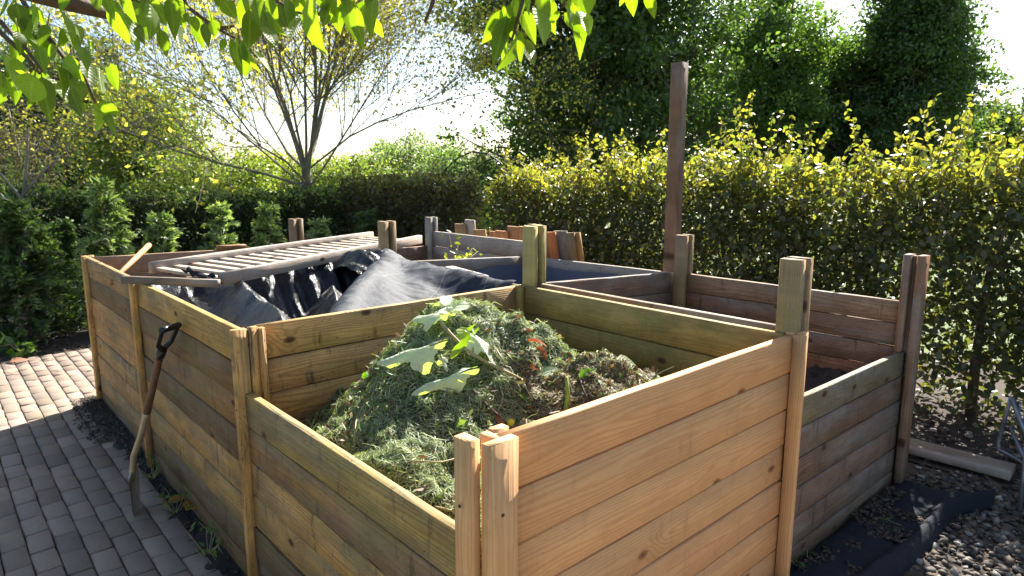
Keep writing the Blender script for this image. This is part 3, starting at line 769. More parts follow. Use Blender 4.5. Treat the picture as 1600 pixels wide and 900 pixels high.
# ------------------------------------------------------------------ spade
sp = thing('spade', 'garden spade with black D grip leaning on the left wall of the tan bin', 'spade', (.642, 3.577, 0))
tip = np.array((.640, 3.578, .004)); trd = onx(205, 737, .66); skt = onx(228, 652, .735); sht = onx(249, 560, .785); top = onx(266, 512, .805)
wd = np.array((.45, .893, 0)); wd /= np.linalg.norm(wd)
M['steel'] = plain('dull_steel', (.55, .52, .47), .45, .35, 25, .35, .15)
M['grip'] = plain('black_grip', (.014, .015, .016), .32, 0, 40, .2, .05)
M['ash'] = plain('brown_shaft', (.16, .085, .045), .5, 0, 30, .4, .15)
M['socket'] = plain('worn_socket', (.42, .33, .22), .4, .5, 30, .3, .1)
bl_d = (trd-tip)/np.linalg.norm(trd-tip); bn = np.cross(wd, bl_d)
q = np.linspace(0, 1, 10); v = np.linspace(-1, 1, 7)
P = np.zeros((10, 7, 3)); P2 = P.copy()
for i in range(10):
    for j in range(7):
        w = .068+.012*q[i]-(.018*(1-q[i])**3)
        c = tip+(trd-tip)*q[i]+wd*v[j]*w+bn*(.014*v[j]**2)
        P[i, j] = c+bn*.0015; P2[i, j] = c-bn*.0015
m = MB(); m.grid(P); m.grid(P2[:, ::-1])
for v_ in (-1, 1): m.beam(trd+wd*v_*.02+bn*.008, trd+wd*v_*.085+bn*.014, .012, .006, up=tuple(bl_d), ch=.001)
m.build('blade', M['steel'], sp, smooth=True)
m = MB(); m.tube([trd-(trd-tip)*.25, trd+bn*.006, trd+(skt-trd)*.3+np.array((-.006, .006, 0)), trd+(skt-trd)*.65, skt, skt+(sht-skt)*.08], [.012, .017, .016, .0165, .0185, .0185], 12)
m.build('socket', M['socket'], sp, smooth=True)
m = MB(); m.tube([skt+(sht-skt)*.02, skt+(sht-skt)*.5, sht, sht+(top-sht)*.12], [.0178, .0175, .0165, .0165], 12)
m.build('shaft', M['ash'], sp, smooth=True)
gd = (top-sht)/np.linalg.norm(top-sht)
m = MB()
nk = sht+(top-sht)*.30
m.tube([sht, sht+(top-sht)*.1, nk], [.0165, .022, .020], 12)
wd = np.array((.80, .60, 0))
hw = .052
l_, r_ = top-wd*hw, top+wd*hw
m.tube([nk-gd*.01, nk+gd*.022-wd*.022, nk+gd*.05-wd*.046, l_-gd*.02, l_], [.014, .013, .0115, .0115, .013], 10)
m.tube([nk-gd*.01, nk+gd*.022+wd*.022, nk+gd*.05+wd*.046, r_-gd*.02, r_], [.014, .013, .0115, .0115, .013], 10)
m.tube([l_-wd*.008, l_+wd*.02, top, r_-wd*.02, r_+wd*.008], [.014, .0155, .0165, .0155, .014], 12)
m.build('grip', M['grip'], sp, smooth=True)

# ------------------------------------------------------------------ ground, paving, beds
def sheet(name, x0, x1, y0, y1, z, nx, ny, amp, fr, mat, kind='structure', seed=1, fn=None):
    a, b = np.meshgrid(np.linspace(x0, x1, nx), np.linspace(y0, y1, ny), indexing='ij')
    zz = z+amp*fbm(a*fr, b*fr, seed)
    if fn is not None: zz = fn(a, b, zz)
    m = MB(); m.grid(np.stack([a, b, zz], -1))
    return tag(m.build(name, mat, smooth=True), kind=kind)
M['grass'] = plain('rough_grass', (.085, .12, .03), .9, nscale=3, namp=.4, bump=.5)
M['earth'] = plain('earth', (.06, .044, .033), .95, nscale=24, namp=.5, bump=.8)
M['joint'] = plain('joint_soil', (.035, .03, .024), .95, nscale=60, namp=.4, bump=.4)
M['grit'] = plain('gritty_soil', (.075, .06, .046), .95, nscale=55, namp=.5, bump=.8)
sheet('ground', -600, 600, -600, 600, -.10, 40, 40, 0, 1, M['grass'])
sheet('soil_bed', -6, 7.2, 7.42, 12.2, -.015, 90, 50, .10, 2.2, M['earth'], seed=5)
sheet('soil_bed', 4.3, 7.2, -5, 7.42, -.02, 60, 140, .09, 2.0, M['earth'], seed=6)
sheet('gravel_ground', .86, 4.3, -3, 7.42, -.022, 80, 160, .03, 3, M['grit'], seed=7)
sheet('soil_strip', .60, .90, -1.0, 5.85, -.012, 30, 300, .05, 9, M['joint'], seed=8,
      fn=lambda a, b, z: z+.032*sstep(.20, .0, .86-a-.10*vnoise(b*5, a*6, 3)+.04)*sstep(4.2, 4.7, b)*sstep(5.85, 5.6, b)-.03*sstep(.77, .7, a))
sheet('paving_base', .86, 2.62, -2.7, 1.0, -.018, 4, 4, 0, 1, M['joint'], seed=9)  # bed under the added, unseen paving before the front panel
sheet('paving_base', .86, 2.7, 5.78, 7.45, -.019, 4, 4, 0, 1, M['joint'], seed=9)
sheet('paving_base', -1.8, .86, -2.0, 7.45, -.030, 4, 4, 0, 1, M['joint'], seed=9)
sheet('verge', -6, -1.8, -5, 7.42, -.03, 30, 60, .05, 2, M['grass'], seed=10)
t = NT('paver')
co = t.n('ShaderNodeTexCoord').outputs['Object']
n1 = t.noise(co, 90, 4, .7); n2 = t.noise(co, 2.2, 4, .6); n3 = t.noise(co, 240, 2, .6)
c = t.mix(1, (.265, .205, .16, 1), t.attr('col').outputs['Color'], 'MULTIPLY')
c = t.mix(t.math('MULTIPLY', t.ss(.4, .7, n2), .35), c, (.13, .11, .095, 1))
c = t.mix(t.math('MULTIPLY', t.ss(.56, .72, n1), .6), c, (.07, .062, .055, 1))
c = t.mix(t.math('MULTIPLY', t.ss(.66, .76, n3), .3), c, (.3, .27, .24, 1))
M['paver'] = t.done(t.bsdf(c, .85, t.math('ADD', n1, t.math('MULTIPLY', n3, .5)), .35, .004, .3))
m = MB(); rs = random.Random(4)
X = 2.60; course = 0
while X > -1.8:
  for ystart, ylim in (((-2.6, .98), (5.8, 7.45)) if X > .81 else ((-2.6, 7.45),)):  # when split, the near span is unseen, added to bounce light onto front_panel
    y = ystart-(.1 if course % 2 else 0)+rs.uniform(-.012, .012)
    while y < ylim-.03:
        x0, x1, y0, y1 = X-.1+.003, X-.002, y+.005, min(y+.195, ylim)
        z = rs.uniform(-.0035, .002); tx, ty = rs.uniform(-.003, .003), rs.uniform(-.003, .003)
        e = .006
        cx, cy = (x0+x1)/2, (y0+y1)/2
        sk = rs.uniform(-.0028, .0028)
        def pt(a, b, h): return (a+sk*(b-cy)*10, b, h+z+tx*(a-cx)*20+ty*(b-cy)*10)
        V = [pt(x0+e, y0+e, 0), pt(x1-e, y0+e, 0), pt(x1-e, y1-e, 0), pt(x0+e, y1-e, 0),
             pt(x0, y0, -.006), pt(x1, y0, -.006), pt(x1, y1, -.006), pt(x0, y1, -.006),
             pt(x0, y0, -.04), pt(x1, y0, -.04), pt(x1, y1, -.04), pt(x0, y1, -.04)]
        F = [[0, 1, 2, 3]]+[[4+i, 4+(i+1) % 4, (i+1) % 4, i] for i in range(4)]+[[8+i, 8+(i+1) % 4, 4+(i+1) % 4, 4+i] for i in range(4)]
        b_ = rs.uniform(.72, 1.2)
        m.add(V, F, (b_*rs.uniform(.97, 1.04), b_, b_*rs.uniform(.94, 1.04)))
        y += .2
  X -= .1; course += 1
tag(m.build('paving', M['paver']), kind='structure')

# stones
ico = [(0, 0, 1)]+[(math.cos(a)*.9, math.sin(a)*.9, .45) for a in np.arange(5)*1.2566]+[(math.cos(a+.63)*.9, math.sin(a+.63)*.9, -.45) for a in np.arange(5)*1.2566]+[(0, 0, -1)]
ICO = np.array(ico)
ICF = [[0, 1+i, 1+(i+1) % 5] for i in range(5)]+[[1+i, 6+i, 1+(i+1) % 5] for i in range(5)]+[[1+(i+1) % 5, 6+i, 6+(i+1) % 5] for i in range(5)]+[[6+i, 11, 6+(i+1) % 5] for i in range(5)]
def stones(name, N, xr, yr, s0, s1, cols, mat, seed, flat=.55, z=0.0, test=None, zf=None):
    g = np.random.default_rng(seed)
    P = np.stack([xr[0]+(xr[1]-xr[0])*g.random(N), yr[0]+(yr[1]-yr[0])*g.random(N)], -1)
    if test is not None: P = P[test(P[:, 0], P[:, 1])]
    N = len(P)
    S = s0+(s1-s0)*g.random(N)**4
    V = ICO[None]*(1+.8*(g.random((N, 12, 1))-.5))*np.stack([S*(.7+.6*g.random(N)), S*(.7+.6*g.random(N)), S*flat*(.6+.8*g.random(N))], -1)[:, None]
    an = g.random(N)*6.28; ca, sa = np.cos(an), np.sin(an); tl = g.normal(size=N)*.35
    x = V[..., 0]*ca[:, None]-V[..., 1]*sa[:, None]; y = V[..., 0]*sa[:, None]+V[..., 1]*ca[:, None]; zz = V[..., 2]+x*tl[:, None]
    zb_ = z if zf is None else zf(P[:, 0], P[:, 1])[:, None]
    V = np.stack([x+P[:, :1], y+P[:, 1:], zz+S[:, None]*.18+zb_], -1)
    C = np.array(cols)[g.integers(0, len(cols), N)]*(.6+.6*g.random((N, 1)))
    F = (np.arange(N)*12)[:, None, None]+np.array(ICF)[None]
    return tag(mesh_obj(name, V.reshape(-1, 3), F.reshape(-1, 3), mat, np.repeat(C[:, None], 12, 1).reshape(-1, 3)), kind='stuff')
M['stone'] = plain('flint', (1, 1, 1), .75, nscale=40, namp=.35, bump=.3, use_attr=True)
SCOL = [(.13, .115, .1), (.19, .165, .14), (.08, .068, .055), (.10, .078, .06), (.11, .075, .05), (.08, .055, .038), (.13, .09, .06), (.28, .255, .225)]
stones('gravel', 20000, (2.6, 5.0), (-1.2, 1.12), .002, .026, SCOL, M['stone'], 3, z=-.02,
       test=lambda x, y: (vnoise(x*3, y*3, 2) > .28) & ((x < 4.35) | (vnoise(x*5, y*5, 9) > .55)))
stones('soil_crumbs', 4000, (.60, .86), (4.3, 5.8), .002, .010, [(.05, .04, .03), (.07, .055, .04), (.03, .025, .02), (.09, .065, .045), (.05, .038, .026)], M['stone'], 15,
       zf=lambda x, y: -.004+.034*sstep(.22, .0, .86-x)*sstep(4.2, 4.7, y)*sstep(5.85, 5.6, y), test=lambda x, y: x > .60+.26*vnoise(y*4, x*3, 6)**.7*(1-sstep(4.6, 5.4, y)*.6))
stones('soil_crumbs', 2600, (.76, .89), (1.2, 5.8), .003, .014, [(.05, .04, .03), (.07, .055, .04), (.03, .025, .02)], M['stone'], 5, z=-.012)
stones('leaf_mould', 5000, (4.3, 6.3), (-1.5, 4.0), .004, .03, [(.12, .08, .055), (.2, .15, .11), (.08, .06, .045), (.28, .23, .19)], M['stone'], 6, flat=.3, z=-.02)
stones('bark_chips', 3500, (-.5, 3.0), (7.5, 9.0), .006, .026, [(.10, .065, .045), (.14, .10, .07), (.06, .045, .035)], M['stone'], 7, flat=.4, z=-.015)

# landscape fabric with soil on it, outside the right bin
inn = [(1222, 902), (1238, 889), (1300, 842), (1350, 800), (1399, 760), (1412, 757), (1446, 772), (1552, 786)]
out = [(1200, 1080), (1270, 1010), (1345, 948), (1408, 897), (1458, 852), (1486, 808), (1502, 798), (1553, 789)]
def resample(L, k):
    P = np.array([onz(x, y, 0)[:2] for x, y in L]); s = np.linspace(0, len(L)-1, k); i = np.minimum(s.astype(int), len(L)-2); f = (s-i)[:, None]
    return P[i]*(1-f)+P[i+1]*f
A_, B_ = resample(inn, 60), resample(out, 60)
q = np.linspace(0, 1, 24)
xy = A_[:, None]*(1-q[None, :, None])+B_[:, None]*q[None, :, None]
zz = .012+.035*np.sin(np.pi*np.clip(q, 0, 1))[None]**.5*np.ones((60, 1))+.05*np.exp(-((q-.86)/.09)**2)[None]*(.4+.8*vnoise(np.linspace(0, 6, 60), np.zeros(60), 4))[:, None]+.05*fbm(xy[..., 0]*5, xy[..., 1]*5, 31)+.02*np.abs(fbm(xy[..., 0]*16, xy[..., 1]*16, 33))
zz[:, -1] = -.02; zz[:, -2] = np.maximum(zz[:, -2]*.6, 0)
m = MB(); m.grid(np.concatenate([xy, zz[..., None]], -1))
tag(m.build('landscape_fabric', M['fabric'], smooth=True), 'dark blue black landscape fabric lying by the weathered low panel', 'ground fabric')
stones('spilled_soil', 6000, (2.6, 3.7), (.72, 1.1), .002, .013, [(.07, .045, .03), (.05, .035, .025), (.1, .07, .05), (.085, .06, .04)], M['stone'], 8, z=.048,
       test=lambda x, y: (fbm(x*4, y*4, 77) > -.02) & (y > .86-.1*(x-2.7)))
# plank on the ground
m = MB(); m.beam((4.40, 1.62, .03), (4.445, .70, .03), .17, .045, up=(1, .05, 0), col=(.7, .6, .52), segs=5, wob=.003, seed=401)
tag(m.build('plank', M['greywood']), 'thick weathered plank lying flat on the gravel by the hedge', 'plank')

# wire garden chair at the edge of the picture
M['zinc'] = plain('rusty_zinc_tube', (.26, .28, .33), .45, .6, 35, .4, .15)
ch = thing('garden_chair', 'rusty grey tubular metal garden chair beside the gravel', 'chair', (4.75, .60, 0))
A1 = onx(1580, 620, 4.72); A2 = onx(1557, 700, 4.76); A3 = np.array((4.60, .62, .02))
W_ = np.array((-.10, -.52, 0))
def chair_side(off, nm):
    m = MB()
    m.tube([A1+off, A1+(A2-A1)*.5+off+(0, 0, .0), A2+(A1-A2)*.12+off, A2+off+(-.02, -.015, .0), A2+(A3-A2)*.2+off, A3+off], .011, 8)
    m.build(nm, M['zinc'], ch, smooth=True)
chair_side(np.zeros(3), 'side_frame'); chair_side(W_, 'side_frame')
m = MB(); a = onx(1581, 622, 4.70); b = onx(1606, 690, 4.60)
m.tube([a, b], .013, 8); m.build('back_brace', M['zinc'], ch, smooth=True)
m = MB(); m.tube([a+W_*.5, b+W_*.5], .013, 8); m.build('back_brace', M['zinc'], ch, smooth=True)
m = MB(); a2 = onx(1579, 667, 4.70); b2 = onx(1606, 730, 4.55)
m.tube([a2, b2], .012, 8); m.build('seat_rail', M['zinc'], ch, smooth=True)
m = MB()
for k in range(9):
    f = k/8; p = a+(a2-a)*f; p2 = b+(b2-b)*f
    m.tube([p, p+W_*.6+(.02, 0, 0)], .0035, 6); m.tube([p+(p2-p)*.5, p+(p2-p)*.5+W_*.6], .0035, 6)
for k in range(5):
    p = a+(b-a)*k/4+W_*.08; m.tube([p, p+(a2-a)], .0035, 6)
m.build('wire_mesh', M['zinc'], ch, smooth=True)
m = MB(); f_ = onz(1592, 797, 0); m.tube([f_, onx(1600, 738, f_[0]+.02), onx(1604, 690, f_[0]+.05)], .011, 8); m.build('leg', M['zinc'], ch, smooth=True)
m = MB(); m.tube([f_+W_*.8, f_+W_*.8+(.05, 0, .36)], .011, 8); m.build('leg', M['zinc'], ch, smooth=True)

# ------------------------------------------------------------------ foliage
def leaves(P, L, col, seed, aspect=.6, up=.5, fold=.25, six=False, d=None, hang=0.0, jit=.25):
    """one folded leaf face per point"""
    g = np.random.default_rng(seed); N = len(P)
    dd = g.normal(size=(N, 3)) if d is None else d+g.normal(size=(N, 3))*.5
    dd[:, 2] -= hang
    dd /= np.linalg.norm(dd, axis=1)[:, None]
    nn = g.normal(size=(N, 3)); nn[:, 2] += up; nn -= dd*np.sum(nn*dd, 1)[:, None]; nn /= np.linalg.norm(nn, axis=1)[:, None]
    s = np.cross(dd, nn)
    l = (L*(1-jit+2*jit*g.random(N)))[:, None]; w = l*aspect*.5; f = w*fold
    if six:
        V = np.stack([P, P+dd*l*.3+s*w*.9+nn*f, P+dd*l*.65+s*w*.8+nn*f*.8, P+dd*l-nn*f*.3, P+dd*l*.65-s*w*.8+nn*f*.8, P+dd*l*.3-s*w*.9+nn*f], 1); k = 6
        Fq = np.array([[0, 1, 2, 3], [0, 3, 4, 5]])
    else:
        V = np.stack([P, P+dd*l*.45+s*w+nn*f, P+dd*l, P+dd*l*.45-s*w+nn*f], 1); k = 4
        Fq = np.array([[0, 1, 2], [0, 2, 3]])
    F = (np.arange(N)*k)[:, None, None]+Fq[None]
    C = np.repeat(col[:, None], k, 1)
    return V.reshape(-1, 3), F.reshape(-1, Fq.shape[1]), C.reshape(-1, 3)
def lerpcol(t, a, b): t = np.clip(t, 0, 1)[:, None]; return np.array(a)*(1-t)+np.array(b)*t

def tree(label, group, base, Hh, prof, nl, nleaf, lsz, ca, cb, seed, bark='bark', z0=.12, trunk_r=.14, cl=.32, per=10, rise=.45, name='tree', cat='tree', lm='leaf', yel=0.0, six=False):
    g = np.random.default_rng(seed); rs = random.Random(seed)
    base = np.array(base, float)
    root = thing(name, label, cat, tuple(base), group)
    m = MB()
    lean = np.array((rs.uniform(-.03, .03), rs.uniform(-.03, .03), 0))*Hh
    tp = [base+lean*q*q+np.array((0, 0, Hh*.93*q-.12*(q == 0))) for q in np.linspace(0, 1, 7)]
    m.tube(tp, [trunk_r*(1-.9*q)+.01 for q in np.linspace(0, 1, 7)], 8)
    m.build('trunk', M[bark], root, smooth=True)
    cent = []; m = MB()
    for i in range(nl):
        hs = Hh*(z0*.6+(.72-z0*.6)*((i+rs.random())/nl)); az = rs.random()*6.283
        ht = hs+(Hh-hs)*(rs.uniform(.01, .22) if rs.random() < .45 else rs.uniform(.1, .95)*rise*2); ht = min(max(ht, Hh*z0), Hh*.995)
        rr = prof(ht/Hh)*rs.uniform(.7, 1.03)
        dv = np.array((math.cos(az), math.sin(az), 0))
        p0 = base+lean*(hs/Hh)**2+np.array((0, 0, hs))
        p2 = base+dv*rr+np.array((0, 0, ht)); p1 = p0+dv*rr*.55+np.array((0, 0, (ht-hs)*.35))
        pts = [(1-q)**2*p0+2*q*(1-q)*p1+q*q*p2 for q in np.linspace(0, 1, 6)]
        r0 = trunk_r*.32*(1-hs/Hh*.7)
        m.tube(pts, [r0*(1-.85*q)+.004 for q in np.linspace(0, 1, 6)], 5, cap=False)
        for j in range(per):
            q = .25+.75*((j+rs.random())/per)
            c = (1-q)**2*p0+2*q*(1-q)*p1+q*q*p2
            o_ = g.normal(size=3)*cl*np.array((1, 1, .8)); c2 = c+o_
            hh = (c2[2]-base[2])/Hh; hr = math.hypot(*(c2-base)[:2])
            if hh > 1.0 or hh < z0*.8 or hr > prof(min(max(hh, 0), 1))*1.08: continue
            cent.append((*c2, rs.uniform(.6, 1.25)*cl))
            if j % 2 == 0: m.tube([c, (c+c2)/2+(0, 0, .05*cl), c2], [.012*Hh/8, .008*Hh/8, .004], 4, cap=False)
    if m.n: m.build('limbs', M[bark], root, smooth=True)
    cent = np.array(cent)
    k = g.integers(0, len(cent), nleaf)
    dv = g.normal(size=(nleaf, 3)); dv /= np.linalg.norm(dv, axis=1)[:, None]
    P = cent[k, :3]+dv*(cent[k, 3:]*(g.random((nleaf, 1))**.45))*np.array((1, 1, .75))
    tcol = .5+.30*g.normal(size=nleaf)+.5*(vnoise(k*1.7, k*0.0, 3)-.5)
    C = lerpcol(tcol, ca, cb)*(.75+.5*g.random((nleaf, 1)))
    if yel: C = np.where((g.random(nleaf) < yel)[:, None], np.array((.30, .28, .07)), C)
    V, F, C2 = leaves(P, lsz, C, seed+1, six=six)
    mesh_obj('crown', V, F, M[lm], C2, parent=root)
    return root
def pol(px, dist): d = ray(px, 270); d = d/math.hypot(d[0], d[1]); return (d[0]*dist, d[1]*dist, -.1)
def ztop(y, dist): return H+dist*(271-y)/1028*1.02
def ovoid(r, lo=.12, pk=.4):
    return lambda t: r*max(0.05, (1-((t-pk)/(1-pk))**2))**.5 if t > pk else r*(.35+.65*max(0, (t-lo*.3)/(pk-lo*.3)))**.7 if t > lo*.3 else r*.3
BG = 'trees beyond the hedges'
DK, DK2 = (.042, .074, .028), (.125, .18, .052)
tree('very large dark green hornbeam reaching out of the top of the picture', BG, pol(930, 20), 12.5, lambda t: 4.6*(min(1, (t+.03)/.16)**.8)*max(.05, 1-max(0, (t-.42)/.6)**2)**.6, 130, 120000, .14, DK, DK2, 101, z0=.15, trunk_r=.3, cl=.55, per=14, rise=.55)
tree('lighter green tree with sunlit right edge between the two dark ones', BG, pol(1195, 25), ztop(-5, 25), ovoid(2.8, pk=.38), 80, 60000, .14, (.07, .12, .03), (.18, .25, .06), 103, trunk_r=.2, cl=.5, per=12, rise=.6)
tree('narrow dark tree with a low crown left of the tall pointed one', BG, pol(1285, 28), ztop(85, 28), ovoid(2.0, pk=.35), 70, 40000, .14, DK, DK2, 104, trunk_r=.2, cl=.5, per=12, rise=.6)
tree('dark green tree with a broad pointed crown at the upper right', BG, pol(1402, 26), ztop(-45, 26), lambda t: 3.6*(min(1, (t+.05)/.15)**.6)*max(.03, 1-((max(t, .1)-.1)/.93)**1.25), 110, 90000, .14, DK, DK2, 105, trunk_r=.25, cl=.5, per=13, rise=.62)
tree('small far bush low at the right edge of the picture', BG, pol(1590, 34), ztop(168, 34), ovoid(3.0), 50, 14000, .16, (.05, .08, .03), (.12, .15, .06), 106, cl=.6)
tree('light green far bush beside the tall pointed tree', BG, pol(1545, 32), ztop(172, 32), ovoid(2.0), 40, 12000, .16, (.06, .09, .03), (.15, .2, .06), 107, cl=.6)
tree('dark evergreen tree behind the hanging leaves at the left', BG, pol(125, 26), ztop(95, 26), ovoid(2.6), 70, 40000, .14, (.03, .06, .03), (.08, .13, .05), 111, cl=.5)
tree('dull green tree at the far left edge behind the hedge', BG, pol(15, 30), ztop(75, 30), ovoid(3.2), 70, 36000, .15, (.05, .09, .04), (.13, .18, .07), 112, cl=.55)
tree('twiggy grey brown tree low at the left edge', BG, pol(35, 17), ztop(172, 17), ovoid(1.5), 60, 3500, .07, (.13, .10, .06), (.2, .17, .1), 113, bark='bark_light', cl=.35, trunk_r=.08)
tree('yellow green tree just right of the dark evergreen', BG, pol(228, 21), ztop(125, 21), ovoid(1.9, pk=.45), 70, 22000, .095, (.10, .15, .04), (.26, .30, .08), 114, cl=.38, yel=.14, bark='bark_light')
tree('yellowish bush left of the bare branching tree', BG, pol(330, 19), ztop(225, 19), ovoid(2.1), 60, 22000, .085, (.11, .16, .045), (.28, .32, .09), 115, cl=.35, yel=.12, bark='bark_light')
tree('bright yellow bush directly behind the branching tree', BG, pol(430, 21), ztop(232, 21), ovoid(2.0), 60, 22000, .09, (.16, .19, .045), (.34, .34, .08), 116, cl=.35, yel=.22, bark='bark_light')
tree('olive bush just right of the branching trunk', BG, pol(545, 20), ztop(235, 20), ovoid(2.0), 60, 22000, .09, (.10, .15, .05), (.26, .29, .1), 117, cl=.35, yel=.08, bark='bark_light')
tree('pale grey green rounded tree left of the big hornbeam', BG, pol(640, 26), ztop(208, 26), ovoid(2.6), 60, 30000, .11, (.10, .14, .075), (.26, .3, .16), 118, cl=.42, bark='bark_light')
tree('bluish grey green shrub seen through the metal arch', BG, pol(745, 22), ztop(228, 22), ovoid(2.2), 60, 26000, .1, (.09, .13, .075), (.2, .25, .14), 119, cl=.4)
tree('bright lime green shrub seen in the gap of the hedge', BG, pol(778, 10.5), ztop(322, 10.5), ovoid(.62), 40, 3500, .07, (.16, .24, .04), (.34, .4, .08), 120, cl=.22, trunk_r=.03)
tree('pale silvery shrub standing behind the gap of the hedge', BG, pol(775, 14), ztop(268, 14), ovoid(.8), 40, 4500, .07, (.16, .2, .09), (.34, .38, .2), 121, cl=.25, trunk_r=.04)

# the open branching tree with thin yellow foliage
def open_tree():
    rs = random.Random(5); g = np.random.default_rng(9)
    base = np.array(pol(478, 15.5)); root = thing('tree', 'open tree with many thin ascending branches and sparse yellow leaves', 'tree', tuple(base), BG)
    m = MB(); m.tube([base, base+(0, 0, .8), base+(.02, .03, 1.9)], [.17, .13, .10], 10); m.build('trunk', M['bark'], root, smooth=True)
    m = MB(); tips = []
    def grow(p, d, L, r, lev):
        pts = [p]; rr = [r]; q = p.copy(); dd = d.copy()
        k = 6 if lev < 2 else 4
        for i in range(k):
            dd = dd+np.array([rs.gauss(0, .09) for _ in range(3)])+np.array((0, 0, .035)); dd /= np.linalg.norm(dd)
            q = q+dd*L/k; pts.append(q.copy()); rr.append(r*(1-.75*(i+1)/k)+.002)
            if lev < 3 and i >= (1 if lev == 0 else 0):
                for _ in range(2 if lev == 0 else (2 if lev == 1 else 1)):
                    sd = np.array([rs.gauss(0, 1) for _ in range(3)]); sd -= dd*np.dot(sd, dd); sd /= np.linalg.norm(sd)
                    nd = dd*.8+sd*rs.uniform(.4, .7)+np.array((0, 0, .12)); nd /= np.linalg.norm(nd)
                    grow(q, nd, L*rs.uniform(.4, .62), r*(1-.7*(i+1)/k)*.6, lev+1)
            if lev >= 2 or (lev == 1 and i > 2): tips.append(q.copy())
        m.tube(pts, rr, 6 if lev < 2 else 4, cap=False)
    for i in range(17):
        az = i*2.4+rs.uniform(-.3, .3); el = R(rs.choice([18, 24, 30, 42, 55, 66, 78])+rs.uniform(-5, 5))
        d = np.array((math.cos(az)*math.cos(el), math.sin(az)*math.cos(el), math.sin(el)))
        grow(base+np.array((0, 0, rs.uniform(1.35, 1.95))), d, rs.uniform(4.6, 6.4), rs.uniform(.02, .04), 0)
    m.build('branches', M['bark_light'], root, smooth=True)
    tips = np.array(tips); N = 55000
    P = tips[g.integers(0, len(tips), N)]+g.normal(size=(N, 3))*.16
    C = lerpcol(.5+.4*g.normal(size=N), (.19, .21, .06), (.42, .38, .10))
    V, F, C2 = leaves(P, .08, C, 8)
    mesh_obj('crown', V, F, M['leaf_thin'], C2, parent=root)
open_tree()

V, F, C = leaves(BITS[0], .024, BITS[1], 32, aspect=.5, up=1.2, fold=.4, six=True, jit=.7)
mesh_obj('chopped_leaves', V, F, M['dryleaf'], C, parent=heap)['kind'] = 'stuff'
